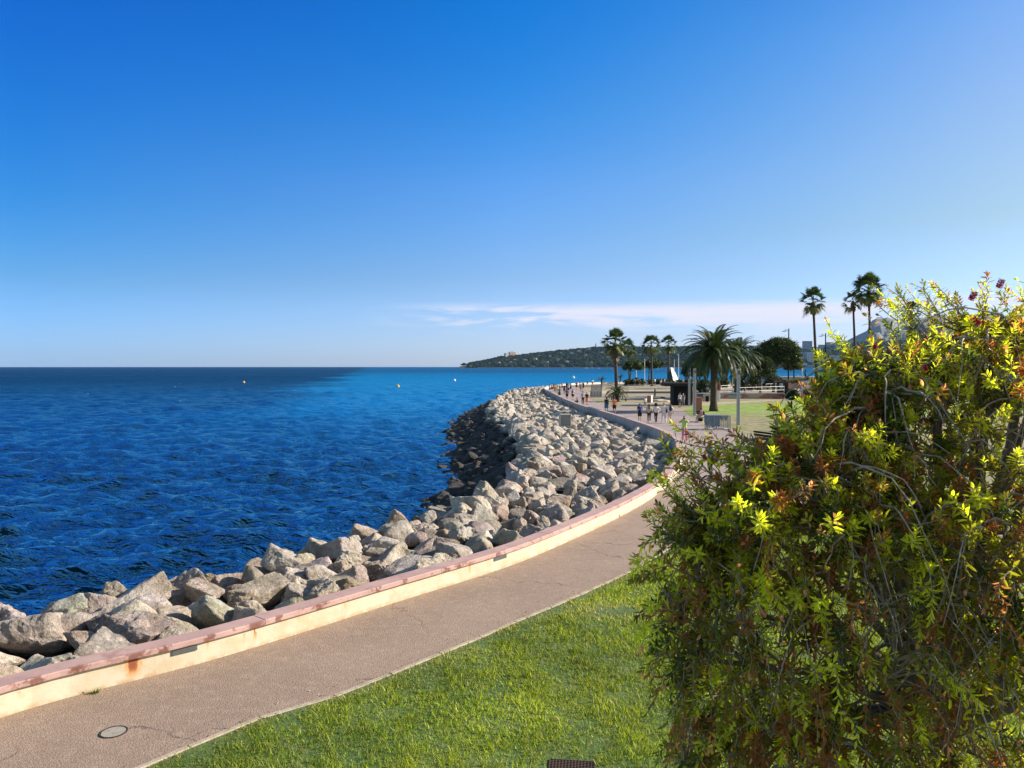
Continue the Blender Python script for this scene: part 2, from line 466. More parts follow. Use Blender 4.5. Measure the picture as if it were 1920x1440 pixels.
# paler slab strip and shaded low step across the plaza
poly_sheet('plaza_paving', [(P(*q).x, P(*q).y) for q in ((1100, 736), (1150, 731), (1262, 733), (1262, 737), (1170, 736), (1100, 741))], .002, M_('pale_paving', (.50, .42, .30), .9, scale=.6, world=True))
poly_sheet('side_path', [(P(*q).x, P(*q).y) for q in ((1300, 762), (1480, 749.5), (1480, 748), (1290, 757))], .010, M_('path_gravel', (.42, .33, .22), .9, scale=.6, world=True))

# kerb strip
kc = [Vector((x, y, 0)) for x, y in kerbc]
mb = MB(); mk = M_('kerb_concrete', (.46, .38, .29), .9, (.30, .25, .18), 5, .4, world=True)
for i in range(0, len(kc) - 4, 4):
    a, c_ = kc[i], kc[i + 4]; dirn = (c_ - a); L = dirn.length; ang = math.atan2(dirn.y, dirn.x)
    mid = (a + c_) / 2
    mb.box((mid.x, mid.y, -.02 + random.uniform(-.004, .006)), (L - .012, .085, .08), ang + random.uniform(-.015, .015), bevel=.008)
tag(mb.build('kerb', mk), kind='structure')

# ------------------------------------------------------------------ sea wall
mcw, nt, b = newmat('cream_render')
uvn = N(nt, 'ShaderNodeUVMap', uv_map='uv'); su = N(nt, 'ShaderNodeSeparateXYZ', {0: uvn.outputs[0]})
pos = nt.nodes.new('ShaderNodeNewGeometry').outputs['Position']
gz = N(nt, 'ShaderNodeSeparateXYZ', {0: pos}).outputs[2]
n1 = NOISE(nt, pos, 2.2, 5, .65); n2 = NOISE(nt, pos, 14, 4, .7)
c = MIX(nt, SM(nt, n1, .35, .7), (.56, .50, .375), (.50, .42, .29))
c = MIX(nt, SM(nt, n2, .55, .75, 0, .35), c, (.52, .42, .29))
nearf = SM(nt, su.outputs[0], s_at_y(24), s_at_y(12))
# rust: streaks that run down from the coping, dirt at the foot
uu = N(nt, 'ShaderNodeCombineXYZ', {0: MATH(nt, 'MULTIPLY', su.outputs[0], 3.2), 1: MATH(nt, 'MULTIPLY', gz, 1.6), 2: 0.0})
stn = NOISE(nt, uu, 1.0, 5, .75)
streak = MATH(nt, 'MULTIPLY', SM(nt, stn, .54, .72), SM(nt, gz, .05, .34))
rust = MATH(nt, 'MULTIPLY', streak, MATH(nt, 'ADD', MATH(nt, 'MULTIPLY', nearf, .85), .22))
def wall_s(px):
    best = None
    for s in np.linspace(20, S_END, 2500):
        x, y = wpt(s, 0)
        if y > 2:
            d = abs(960 + x / y * F - px)
            if best is None or d < best[0]: best = (d, s)
    return best[1]
wig = MATH(nt, 'MULTIPLY', MATH(nt, 'SUBTRACT', NOISE(nt, N(nt, 'ShaderNodeCombineXYZ', {0: MATH(nt, 'MULTIPLY', su.outputs[0], 18.0), 1: MATH(nt, 'MULTIPLY', gz, 7.0)}), 1, 3), .5), .16)
usw = MATH(nt, 'ADD', su.outputs[0], wig)
for px, wd, zb, k in ((247, .17, -.05, 1), (236, .05, .05, .7), (281, .05, .16, .7), (386, .035, .12, .8), (476, .035, .02, .9), (455, .03, 0, .5), (880, .05, .02, .7), (52, .07, .2, .5), (352, .05, .1, .55), (560, .05, .1, .45), (590, .04, .15, .4), (132, .05, .25, .6)):
    s0 = wall_s(px)
    q = MATH(nt, 'MULTIPLY', SM(nt, MATH(nt, 'ABSOLUTE', MATH(nt, 'SUBTRACT', usw, s0)), wd, wd * .15), SM(nt, gz, zb, zb + .3))
    rust = MATH(nt, 'MAXIMUM', rust, MATH(nt, 'MULTIPLY', q, k))
c = MIX(nt, SM(nt, rust, 0, .7, 0, .85), c, (.60, .27, .07))
c = MIX(nt, SM(nt, rust, .55, 1.0, 0, .9), c, (.22, .045, .015))
foot = MATH(nt, 'MULTIPLY', SM(nt, gz, .10, .0), SM(nt, NOISE(nt, pos, 5, 4), .4, .6))
c = MIX(nt, MATH(nt, 'MULTIPLY', foot, .7), c, (.42, .25, .11))
sp2 = MATH(nt, 'MULTIPLY', SM(nt, NOISE(nt, pos, 6.5, 5, .7), .68, .73), nearf)
c = MIX(nt, sp2, c, (.20, .12, .08))
c = MIX(nt, MATH(nt, 'MULTIPLY', SM(nt, NOISE(nt, pos, 1.1, 5, .7), .5, .66), MATH(nt, 'MULTIPLY', nearf, .45)), c, (.50, .36, .20))
setb(nt, b, Base_Color=c, Roughness=.85)
bn = N(nt, 'ShaderNodeBump', {'Height': n2, 'Strength': .35, 'Distance': .01}); nt.links.new(bn.outputs[0], b.inputs['Normal'])

mcb = M_('seaside_concrete', (.42, .40, .38), .9, (.28, .27, .26), 1.2, .4, 10, world=True, stretch=(1, 1, .4))

mco, nt, b = newmat('pink_coping')
pos = nt.nodes.new('ShaderNodeNewGeometry').outputs['Position']
uvn = N(nt, 'ShaderNodeUVMap', uv_map='uv'); su = N(nt, 'ShaderNodeSeparateXYZ', {0: uvn.outputs[0]})
n1 = NOISE(nt, pos, 1.3, 5, .6); n2 = NOISE(nt, pos, 11, 5, .7)
c = MIX(nt, SM(nt, n1, .35, .68), (.47, .30, .26), (.37, .235, .21))
c = MIX(nt, SM(nt, n2, .5, .8, 0, .45), c, (.54, .36, .31))
nf = SM(nt, su.outputs[0], s_at_y(30), s_at_y(18))
farp = SM(nt, su.outputs[0], s_at_y(28), s_at_y(44))
c = MIX(nt, MATH(nt, 'MULTIPLY', farp, .55), c, (.46, .36, .33))
# chips along the path-side arris
ed = SM(nt, su.outputs[1], .22, .085)
ch = SM(nt, NOISE(nt, N(nt, 'ShaderNodeMapping', {'Vector': pos, 'Scale': (1, 1, 1.6)}).outputs[0], 3.4, 6, .72), .52, .62)
c = MIX(nt, MATH(nt, 'MULTIPLY', MATH(nt, 'MULTIPLY', ed, ch), .85), c, (.20, .085, .06))
st = SM(nt, NOISE(nt, N(nt, 'ShaderNodeMapping', {'Vector': pos, 'Scale': (.5, .5, 1)}).outputs[0], 1.7, 6, .7), .57, .68)
c = MIX(nt, MATH(nt, 'MULTIPLY', MATH(nt, 'MULTIPLY', st, nf), .6), c, (.24, .13, .11))
usc = MATH(nt, 'ADD', su.outputs[0], MATH(nt, 'MULTIPLY', MATH(nt, 'SUBTRACT', NOISE(nt, pos, 13, 4), .5), .5))
for px, wd in ((247, .20), (60, .12), (135, .16), (300, .10), (385, .12), (476, .28), (520, .10), (590, .13), (700, .09), (752, .10), (830, .12), (860, .10), (930, .09)):
    q = MATH(nt, 'MULTIPLY', SM(nt, MATH(nt, 'ABSOLUTE', MATH(nt, 'SUBTRACT', usc, wall_s(px))), wd, wd * .3), SM(nt, su.outputs[1], .15, .09))
    c = MIX(nt, MATH(nt, 'MULTIPLY', q, .85), c, (.15, .05, .035))
ds = SM(nt, NOISE(nt, pos, 26, 3, .7), .64, .72)
c = MIX(nt, MATH(nt, 'MULTIPLY', ds, .5), c, (.30, .14, .12))
setb(nt, b, Base_Color=c, Roughness=.75)
bn = N(nt, 'ShaderNodeBump', {'Height': n2, 'Strength': .4, 'Distance': .01}); nt.links.new(bn.outputs[0], b.inputs['Normal'])

def wall_thing(name, s0, s1, label, face_mat, cop_mat, seg_len=4.1, step=.5):
    x, y = wpt((s0 + s1) / 2, 0)
    t = empty(name, (0, 0, 0), 0, label, 'wall')
    Vf, Qf, Uf = ribbon(s0, s1, [(0.0, -.05), (0.0, .36)], step)
    Vb, Qb, Ub = ribbon(s0, s1, [(.30, .36), (.32, -1.6)], step)
    V = np.concatenate([Vf, Vb]); Q = np.concatenate([Qf, Qb + len(Vf)])
    me = npmesh('wall_face', V, Q[:, ::-1], uv=np.concatenate([Uf, Ub]), mats=[face_mat, mcb], mi=[0] * len(Qf) + [1] * len(Qb))
    link('rendered_face', me, None, t)
    vs, qs, us, off = [], [], [], 0
    s = s0; rr = random.Random(5)
    while s < s1 - .1:
        e = min(s + seg_len * rr.uniform(.85, 1.1), s1)
        j = rr.uniform(-.004, .004); jo_ = rr.uniform(-.006, .006)
        prof = [(-.055 + jo_, .362), (-.06 + jo_, .372), (-.06 + jo_, .445 + j), (-.045 + jo_, .46 + j), (.33 + jo_, .46 + j), (.35 + jo_, .445 + j), (.35 + jo_, .362)]
        V, Q, U = ribbon(s, e - .012, prof, step, closed=True)
        n = len(prof)
        vs.append(V); us.append(U); qs.append(Q[:, ::-1] + off)
        caps = [list(range(n)), list(range(len(V) - 1, len(V) - n - 1, -1))]
        for cp in caps:   # end faces as fans of quads/tris
            a = np.array(cp) + off
            qs.append(np.array([[a[0], a[1], a[2], a[3]], [a[0], a[3], a[4], a[6]], [a[4], a[5], a[6], a[6]]])[:2])
        off += len(V); s = e
    me = npmesh('coping', np.concatenate(vs), np.concatenate(qs), uv=np.concatenate(us), mats=[cop_mat])
    link('coping', me, None, t)
    return t
wt = wall_thing('sea_wall', 6, S_END, 'low cream rendered sea wall with pink coping curving along the promenade', mcw, mco)
mvent = M_('vent_metal', (.13, .14, .14), .6, metal=.3)
for px, L in ((338, .42), (938, .5), (1176, .45)):
    s0 = wall_s(px); x, y = wpt(s0, -.004); tx, ty = wpt(s0 + .1, 0); x0, y0 = wpt(s0, 0)
    ang = math.atan2(ty - y0, tx - x0)
    v = MB(); v.box((x, y, .29), (L, .02, .085), ang); 
    for k in (-1, 0, 1): v.box((x + .008 * math.sin(ang), y - .008 * math.cos(ang), .29 + k * .025), (L - .04, .02, .008), ang)
    v.build('wall_vent', mvent, wt)
mpar = M_('white_parapet', (.80, .70, .56), .85, (.70, .60, .46), .8, world=True)
wall_thing('parapet', S_END + .05, s_at_y(243), 'pale cream parapet at the far tip of the promenade', mpar, M_('pale_coping', (.80, .73, .62), .8, scale=1, world=True), 6, 1.0)

# ------------------------------------------------------------------ sea
def make_sea():
    nr, na = 1100, 760
    r = 9 * (11500 / 9) ** (np.linspace(0, 1, nr) ** 1.0)
    a = np.radians(np.linspace(-78, 62, na))
    RR, AA = np.meshgrid(r, a, indexing='ij')
    Xg = RR * np.sin(AA); Yg = RR * np.cos(AA)
    Z = np.zeros_like(Xg); DX = np.zeros_like(Xg); DY = np.zeros_like(Xg)
    rs = np.random.RandomState(3)
    sp_ = RR * math.log(11500 / 9) / nr
    for i in range(110):
        lam = .50 * (7.5 / .50) ** (rs.rand() ** 1.25)
        th = math.radians(-62) + rs.randn() * .62
        k = 2 * math.pi / lam
        amp = .0110 * lam ** .72 * (0.6 + .8 * rs.rand())
        kx, ky = k * math.cos(th), k * math.sin(th)
        ph = kx * Xg + ky * Yg + rs.rand() * 6.28
        att = np.clip((lam / (sp_ * 1.6)) - 1, 0, 1)
        Z += amp * att * np.sin(ph)
        DX += amp * att * math.cos(th) * np.cos(ph) * .4; DY += amp * att * math.sin(th) * np.cos(ph) * .4
    V = np.stack([Xg + DX, Yg + DY, SEA + Z], -1).reshape(-1, 3)
    i = np.arange(nr - 1)[:, None] * na; j = np.arange(na - 1)[None, :]
    Q = np.stack([i + j, i + j + 1, i + na + j + 1, i + na + j], -1).reshape(-1, 4)[:, ::-1]
    return npmesh('sea', V, Q, smooth=True)
mw, nt, b = newmat('sea_water')
pos = nt.nodes.new('ShaderNodeNewGeometry').outputs['Position']
sp = N(nt, 'ShaderNodeSeparateXYZ', {0: pos}); px_, py_, pz_ = sp.outputs
flat = N(nt, 'ShaderNodeCombineXYZ', {0: px_, 1: py_})
dn = MATH(nt, 'MULTIPLY', MATH(nt, 'SUBTRACT', NOISE(nt, flat, .010, 5, .65), .5), 110)
dn2 = MATH(nt, 'MULTIPLY', MATH(nt, 'SUBTRACT', NOISE(nt, flat, .09, 3, .6), .5), 12)
line = MATH(nt, 'ADD', MATH(nt, 'ADD', MATH(nt, 'ADD', px_, MATH(nt, 'MULTIPLY', py_, .185)), 30), MATH(nt, 'ADD', dn, dn2))
m1 = SM(nt, line, -6, 22)
m2 = SM(nt, py_, 55, 175)
m3 = SM(nt, py_, 1300, 330, .30, 1.0)
m4 = SM(nt, py_, 3200, 900, 0, 1)
turq = MATH(nt, 'MULTIPLY', MATH(nt, 'MULTIPLY', m1, m2), m3)
patch = SM(nt, NOISE(nt, flat, .03, 4, .6), .4, .65)
deep = MIX(nt, patch, (.000, .015, .047), (.000, .028, .085))
deep = MIX(nt, SM(nt, py_, 95, 30), deep, (.000, .007, .020))
c = MIX(nt, turq, deep, (.002, .165, .390))
gp = MATH(nt, 'MULTIPLY', SM(nt, NOISE(nt, flat, .11, 2, .5), .60, .72), SM(nt, py_, 60, 34))
c = MIX(nt, MATH(nt, 'MULTIPLY', gp, .6), c, (.006, .055, .06))
# small breaking crests far out
cv = N(nt, 'ShaderNodeMapping', {'Vector': flat.outputs[0], 'Scale': (.5, .22, 1)})
wc = MATH(nt, 'MULTIPLY', SM(nt, NOISE(nt, cv.outputs[0], .35, 3, .6), .735, .765), SM(nt, py_, 110, 220))
c = MIX(nt, wc, c, (.8, .85, .9))
c = MIX(nt, .0, c, c)
dist = N(nt, 'ShaderNodeVectorMath', {0: pos}, operation='LENGTH').outputs['Value']
sv = N(nt, 'ShaderNodeMapping', {'Vector': flat.outputs[0], 'Rotation': (0, 0, R(-14)), 'Scale': (.62, 1.5, 1)})
h1 = NOISE(nt, sv.outputs[0], 1.3, 3, .5); h2 = NOISE(nt, sv.outputs[0], 4.6, 3, .5); h3 = NOISE(nt, sv.outputs[0], .16, 5, .65)
hh = MATH(nt, 'ADD', MATH(nt, 'ADD', MATH(nt, 'MULTIPLY', h1, .50), MATH(nt, 'MULTIPLY', h2, .12)), MATH(nt, 'MULTIPLY', h3, SM(nt, dist, 60, 400, .2, 1.6)))
bn = N(nt, 'ShaderNodeBump', {'Height': hh, 'Strength': 1.0, 'Distance': 1.0})
dif = N(nt, 'ShaderNodeBsdfDiffuse', {'Color': c, 'Normal': bn.outputs[0]})
rg = SM(nt, dist, 20, 900, .06, .30)
gl = N(nt, 'ShaderNodeBsdfGlossy', {'Color': (.34, .78, .96, 1), 'Roughness': rg, 'Normal': bn.outputs[0]})
fr = N(nt, 'ShaderNodeFresnel', {'IOR': 1.33, 'Normal': bn.outputs[0]})
# wave faces hide each other at a grazing view, so the far sea mirrors less of the low sky
ff = MATH(nt, 'MULTIPLY', MATH(nt, 'MINIMUM', MATH(nt, 'POWER', fr.outputs[0], 1.2), .75), SM(nt, dist, 30, 500, .85, .24))
mx = N(nt, 'ShaderNodeMixShader', {0: ff, 1: dif.outputs[0], 2: gl.outputs[0]})
nt.links.new(mx.outputs[0], nt.nodes['Material Output'].inputs['Surface'])
tag(link('sea', make_sea(), mw), kind='structure')

# ------------------------------------------------------------------ rocks of the breakwater
mr, nt, b = newmat('limestone')
tc = nt.nodes.new('ShaderNodeTexCoord').outputs['Object']
geo = nt.nodes.new('ShaderNodeNewGeometry'); pos = geo.outputs['Position']
oi = nt.nodes.new('ShaderNodeObjectInfo')
isl = geo.outputs['Random Per Island']
n0 = NOISE(nt, pos, .8, 5, .65); n1 = NOISE(nt, pos, 4.0, 6, .7); n2 = NOISE(nt, pos, 22, 4, .75)
basec = MIX(nt, SM(nt, isl, 0, 1, 0, .4), oi.outputs['Color'], (.30, .26, .225))
c = MIX(nt, SM(nt, n0, .38, .66), basec, MIX(nt, 1.0, basec, (.62, .57, .50), 'MULTIPLY'))
c = MIX(nt, SM(nt, n1, .48, .66, 0, .7), c, MIX(nt, 1.0, basec, (.45, .40, .34), 'MULTIPLY'))
c = MIX(nt, SM(nt, NOISE(nt, pos, 1.9, 5, .6), .56, .68, 0, .5), c, (.58, .46, .40))
c = MIX(nt, SM(nt, n2, .52, .8, 0, .35), c, (.62, .57, .50))
vr = N(nt, 'ShaderNodeTexVoronoi', {'Vector': N(nt, 'ShaderNodeVectorMath', {0: pos, 1: NOISE(nt, pos, 3, 4, out=1)}, operation='ADD').outputs[0], 'Scale': 2.3}, feature='DISTANCE_TO_EDGE')
crk = MATH(nt, 'MULTIPLY', SM(nt, vr.outputs['Distance'], .022, .004), SM(nt, n0, .45, .6))
c = MIX(nt, MATH(nt, 'MULTIPLY', crk, .55), c, (.10, .08, .065))
wet_shade = SM(nt, N(nt, 'ShaderNodeSeparateXYZ', {0: pos}).outputs[2], -.70, -1.25)  # near-black low down: wet rock, plus the seaward slope's shade painted in
c = MIX(nt, MATH(nt, 'MULTIPLY', wet_shade, .93), c, (.022, .021, .021))
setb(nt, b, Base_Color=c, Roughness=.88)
pit = SM(nt, NOISE(nt, pos, 9, 5, .75), .62, .45)
hgt = MATH(nt, 'ADD', MATH(nt, 'ADD', MATH(nt, 'MULTIPLY', n1, .9), MATH(nt, 'MULTIPLY', n2, .25)), MATH(nt, 'SUBTRACT', MATH(nt, 'MULTIPLY', pit, .22), MATH(nt, 'MULTIPLY', crk, .25)))
bn = N(nt, 'ShaderNodeBump', {'Height': hgt, 'Strength': .85, 'Distance': .09}); nt.links.new(bn.outputs[0], b.inputs['Normal'])

def ico(sub):
    bm = bmesh.new(); bmesh.ops.create_icosphere(bm, subdivisions=sub, radius=1.0)
    V = np.array([v.co[:] for v in bm.verts]); Fa = np.array([[v.index for v in f.verts] for f in bm.faces]); bm.free()
    return V / np.linalg.norm(V, axis=1)[:, None], Fa
ICO = {k: ico(k) for k in (2, 3, 4, 5)}
SHAPES = {'blocky': ((1, .85, .78), 9), 'slab-like': ((1.15, .85, .5), 10), 'wedge-shaped': ((1.05, .8, .72), 6), 'rounded': ((.95, .88, .75), 22), 'long': ((1.35, .72, .62), 10), 'craggy': ((1.05, .9, .75), 12)}
def rock_verts(kind, seed, sub):
    D, Fa = ICO[sub]; rs = np.random.RandomState(seed)
    (sx_, sy_, sz_), npl = SHAPES[kind]
    pl = rs.randn(npl, 3); pl /= np.linalg.norm(pl, axis=1)[:, None]
    h = rs.uniform(.62, 1.0, npl)
    pl = np.concatenate([pl, [[0, 0, 1], [0, 0, -1], [1, 0, 0], [-1, 0, 0], [0, 1, 0], [0, -1, 0]]]); h = np.concatenate([h, rs.uniform(.78, .98, 6)])
    t = D @ pl.T
    q = np.clip(t, 1e-3, None) / h[None, :]
    pn = 18.0 if kind != 'rounded' else 7.0
    inv = (q ** pn).sum(1) ** (1 / pn)
    r = 1 / inv
    V = D * r[:, None]
    off = Vector(rs.uniform(-50, 50, 3))
    rough = {'craggy': .15, 'rounded': .05}.get(kind, .07)
    if sub >= 4:
        fr_ = np.array([noise.fractal(Vector(p) * 1.9 + off, 1.0, 2.1, 5) for p in V])
        rd = np.array([noise.ridged_multi_fractal(Vector(p) * 2.4 + off, .9, 2.2, 4, .9, 2.0) for p in V])
        V = V * (1 + rough * fr_ + (rough * .55) * (rd - 1.0))[:, None]
    else:
        fr_ = np.array([noise.fractal(Vector(p) * 1.7 + off, 1.0, 2.1, 3) for p in V])
        V = V * (1 + rough * 1.1 * fr_)[:, None]
    V = V * np.array([sx_, sy_, sz_])
    return V, Fa
kinds = list(SHAPES)
ROCKM = {}
for k in kinds:
    ROCKM[k] = []
    for v in range(4):
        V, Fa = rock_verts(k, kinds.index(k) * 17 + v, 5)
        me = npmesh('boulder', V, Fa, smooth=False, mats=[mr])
        ROCKM[k].append(me)
def Wd(y):
    return np.interp(y, [-20, 12, 18, 26, 33, 45, 60, 77, 92, 118, 140, 165, 190, 225], [6.0, 6.2, 6.9, 7.1, 7.7, 9.9, 10.8, 10.8, 11.4, 11, 9.5, 7.5, 5, 3.5])
def prof_z(o, W):
    if W > 7.2: W = W - .9 * min(1, (W - 7.2) / 1.5)
    if o < W: return -.42 - .25 * math.sin(min(1, o / W) * math.pi) * (1 if W > 8 else .4)
    return -.42 - min(1.0, (o - W) / .9) * 1.15 - max(0, o - W - .9) * .37
rr = random.Random(11)
cands = []
row_sp = .83
s = s_at_y(1)
rows_s = []
s_far = s_at_y(246)
while s < s_far:
    y0 = wpt(s, 0)[1]; W = float(Wd(y0))
    step = .88 if y0 < 110 else 1.2
    o = .85; ri = 0
    while o < W + 6.6:
        ss = s + rr.uniform(-.30, .30) + (.45 if ri % 2 else 0); oo = o + rr.uniform(-.22, .22)
        x, y = wpt(ss, oo)
        size = rr.choice((.36, .42, .48, .53, .58, .66)) * (1.0 if y < 60 else 1.05)
        z = prof_z(oo, W) - (.10 if y < 34 else 0) + rr.uniform(-.24, .20) - (size - .55) * .25
        if ri == 0: size = min(size, .56); z -= .12
        cands.append([x, y, z, size, ri, ss, oo, W])
        o += row_sp * rr.uniform(.93, 1.12); ri += 1
    s += step * rr.uniform(.92, 1.08)
def inview(c):
    x, y, z, sz = c[:4]
    if y < 3: return False
    u = 960 + x / y * F; v = 687 + (H - z) / y * F
    return -60 < u < 1990 and v < 1520
TONES = {'pale cream': (.70, .625, .515), 'beige': (.57, .485, .385), 'light grey': (.58, .535, .465), 'pinkish': (.55, .45, .40), 'tan': (.45, .36, .26), 'dark grey': (.28, .255, .23)}
tw = ['pale cream'] * 5 + ['beige'] * 4 + ['light grey'] * 5 + ['pinkish'] * 4 + ['tan'] * 2 + ['dark grey'] * 2
vis = [c for c in cands if inview(c) and c[2] > -1.5 - .0]
vis.sort(key=lambda c: -(c[3] / c[1]))
solo = vis[:300]; solo_ids = {id(c) for c in solo}
solo.sort(key=lambda c: (c[4], c[5]))
cnt = {}
for c in solo:
    x, y, z, sz, ri, ss, oo, W = c
    k = rr.choice(kinds + ['blocky', 'wedge-shaped', 'craggy']); tone = rr.choice(tw)
    if oo > W: tone = rr.choice(('tan', 'dark grey', 'beige'))  # darker tones past the crest, adding to the slope's painted shade
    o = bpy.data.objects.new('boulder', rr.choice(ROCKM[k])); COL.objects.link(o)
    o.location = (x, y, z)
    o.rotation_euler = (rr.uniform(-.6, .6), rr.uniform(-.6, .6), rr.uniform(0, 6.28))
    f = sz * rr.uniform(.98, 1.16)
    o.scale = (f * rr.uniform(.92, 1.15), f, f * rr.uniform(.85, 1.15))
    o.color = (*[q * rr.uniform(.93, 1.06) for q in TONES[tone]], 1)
    n = cnt[ri] = cnt.get(ri, 0) + 1
    row = 'row touching the sea wall' if ri == 0 else '%s row behind the sea wall' % ordinal(ri + 1)
    tag(o, '%s %s boulder, %s from left, %s' % (tone, k, ordinal(n), row), 'boulder', 'boulders piled along the sea wall')
# the many farther ones: one heap
rest = [c for c in cands if id(c) not in solo_ids]
pool = {2: [], 3: [], 4: []}
for sub in (2, 3, 4):
    for v in range(18): pool[sub].append(rock_verts(kinds[v % 6], 300 + v, sub))
Vs, Fs, off = [], [], 0
for c in rest:
    x, y, z, sz = c[:4]
    sub = 4 if (10 < y < 48 and z > -1.6) else (3 if y < 100 else 2)
    V, Fa = rr.choice(pool[sub])
    M = (Matrix.Rotation(rr.uniform(0, 6.28), 3, 'Z') @ Matrix.Rotation(rr.uniform(-.75, .75), 3, 'Y') @ Matrix.Rotation(rr.uniform(-.75, .75), 3, 'X'))
    f = sz * rr.uniform(1.0, 1.2)
    Vs.append((V * np.array([f * rr.uniform(.9, 1.2), f, f * rr.uniform(.85, 1.15)])) @ np.array(M).T + np.array([x, y, z]))
    Fs.append(Fa + off); off += len(V)
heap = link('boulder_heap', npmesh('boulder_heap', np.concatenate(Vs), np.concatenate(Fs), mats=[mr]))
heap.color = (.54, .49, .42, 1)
tag(heap, 'long heap of many grey and cream boulders reaching far along the breakwater', 'boulders', None, 'stuff')
# the core under the boulders
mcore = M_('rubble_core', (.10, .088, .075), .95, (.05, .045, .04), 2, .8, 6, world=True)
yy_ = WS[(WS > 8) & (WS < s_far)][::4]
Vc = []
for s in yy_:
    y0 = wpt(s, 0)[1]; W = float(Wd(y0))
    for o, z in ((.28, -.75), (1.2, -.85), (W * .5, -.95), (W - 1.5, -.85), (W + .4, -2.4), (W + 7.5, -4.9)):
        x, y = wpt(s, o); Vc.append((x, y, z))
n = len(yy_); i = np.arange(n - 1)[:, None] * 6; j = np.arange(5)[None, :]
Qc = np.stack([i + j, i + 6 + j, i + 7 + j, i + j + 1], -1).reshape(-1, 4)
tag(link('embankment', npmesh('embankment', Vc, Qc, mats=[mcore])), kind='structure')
# concrete box standing on the boulders
p = P(1060, 797, -.1)
t = empty('concrete_block', (p.x, p.y, -.25), .12, 'square concrete block with a recessed face standing among the boulders', 'block')
mcon = M_('block_concrete', (.58, .53, .46), .9, (.42, .39, .34), 3, .4)
m = MB(); m.box((0, .3, .55), (.95, .6, 1.1), bevel=.03)
for (cx, cz, a_, b_) in ((-.46, .55, .1, 1.1), (.46, .55, .1, 1.1), (0, 1.05, .82, .1), (0, .05, .82, .1)): m.box((cx, -.055, cz), (a_, .11, b_), bevel=.01)
m.build('block_shell', mcon, t)
m = MB(); m.box((0, -.004, .55), (.8, .006, .88)); m.build('recessed_panel', M_('panel_grey', (.33, .31, .28), .8), t)
# ------------------------------------------------------------------ foreground lawn
def in_lawn(x, y):
    kx = np.array([k[0] for k in kerbc]); ky = np.array([k[1] for k in kerbc])
    o = np.argsort(ky)
    return x > np.interp(y, ky[o], kx[o])
rs = np.random.RandomState(5)
def vnoise(x, y, s, seed):
    r_ = np.random.RandomState(seed); out = 0; amp = 1; tot = 0
    for oc in range(4):
        for _ in range(3):
            a = r_.rand() * 6.28; p = r_.rand(2) * 6.28
            out = out + amp * np.sin((x * math.cos(a) + y * math.sin(a)) * s + p[0] + 1.3 * np.sin((x * math.sin(a) - y * math.cos(a)) * s * .7 + p[1])); tot += amp
        s *= 2.1; amp *= .6
    return out / tot
n = 620000
yb = 7.6 + (27 - 7.6) * rs.rand(n) ** 1.6
xb = -8 + 21 * rs.rand(n)
keep = in_lawn(xb + .07 * rs.randn(n) + .05 * vnoise(xb, yb, 6, 33), yb) & (xb < yb * .62 + .6) & (xb > -yb * .72)
xb, yb = xb[keep], yb[keep]
pp = vnoise(xb, yb, 1.5, 2); p2 = vnoise(xb, yb, 5.0, 9)
kx = np.array([k[0] for k in kerbc]); ky = np.array([k[1] for k in kerbc]); o_ = np.argsort(ky)
de = xb - np.interp(yb, ky[o_], kx[o_])
edge = np.clip(1 - de / (.35 + .5 * np.clip(pp + .3, 0, 1)), 0, 1)
bp = P(1150, 1148); bare = np.exp(-(((xb - bp.x) / .8) ** 2 + ((yb - bp.y) / .45) ** 2))
gp = P(1072, 1447)
gr = (np.abs(xb - gp.x) < .30) & (np.abs(yb - gp.y - .02) < .27)
gr2 = np.exp(-(((xb - gp.x) / .62) ** 2 + ((yb - gp.y - .1) / .5) ** 2))
keep = (rs.rand(len(xb)) > np.clip(edge * .55 + bare * .85 + gr2 * .6 + np.clip(-p2 * .9, 0, .45), 0, .95)) & ~gr
xb, yb, pp, p2, edge, bare = [q[keep] for q in (xb, yb, pp, p2, edge, bare)]
n = len(xb)
hb = rs.uniform(.018, .085, n) * np.clip(1 + .75 * p2 + .5 * vnoise(xb, yb, 11, 21), .3, 2) * (1 - .4 * edge)
wb = rs.uniform(.004, .009, n) * (yb / 11)
th = rs.rand(n) * 6.28; lean = rs.uniform(.2, 1.1, n) * hb; la = rs.rand(n) * 6.28
bx, by = np.cos(th) * wb, np.sin(th) * wb
V = np.empty((n, 3, 3), np.float32)
V[:, 0] = np.stack([xb - bx, yb - by, np.full(n, .0)], 1); V[:, 1] = np.stack([xb + bx, yb + by, np.full(n, .0)], 1)
V[:, 2] = np.stack([xb + np.cos(la) * lean, yb + np.sin(la) * lean, hb], 1)
g1 = np.array([.10, .19, .012]); g2 = np.array([.50, .56, .035]); dryc = np.array([.46, .38, .17])
q = np.clip(.5 + .9 * pp + .35 * rs.randn(n), 0, 1)[:, None]
colr = (g1 * (1 - q) + g2 * q) * np.clip(.88 + .45 * vnoise(xb, yb, .9, 41), .55, 1.15)[:, None]
dq = np.clip(edge * .8 + bare + .35 * np.clip(-pp - .1, 0, 1) + (rs.rand(n) < .07) * .9, 0, 1)[:, None]
colr = (colr * (1 - dq) + dryc * dq) * rs.uniform(.5, 1.5, (n, 1))
mg = leafmat('grass_blade', None, .4, .55, tcol=(1.3, 1.3, .5))
me = npmesh('grass', V.reshape(-1, 3), np.arange(n * 3).reshape(n, 3), col=np.repeat(colr, 3, 0), mats=[mg])
tag(link('grass', me), 'bright green mown grass of the lawn beside the promenade', 'grass', None, 'stuff')

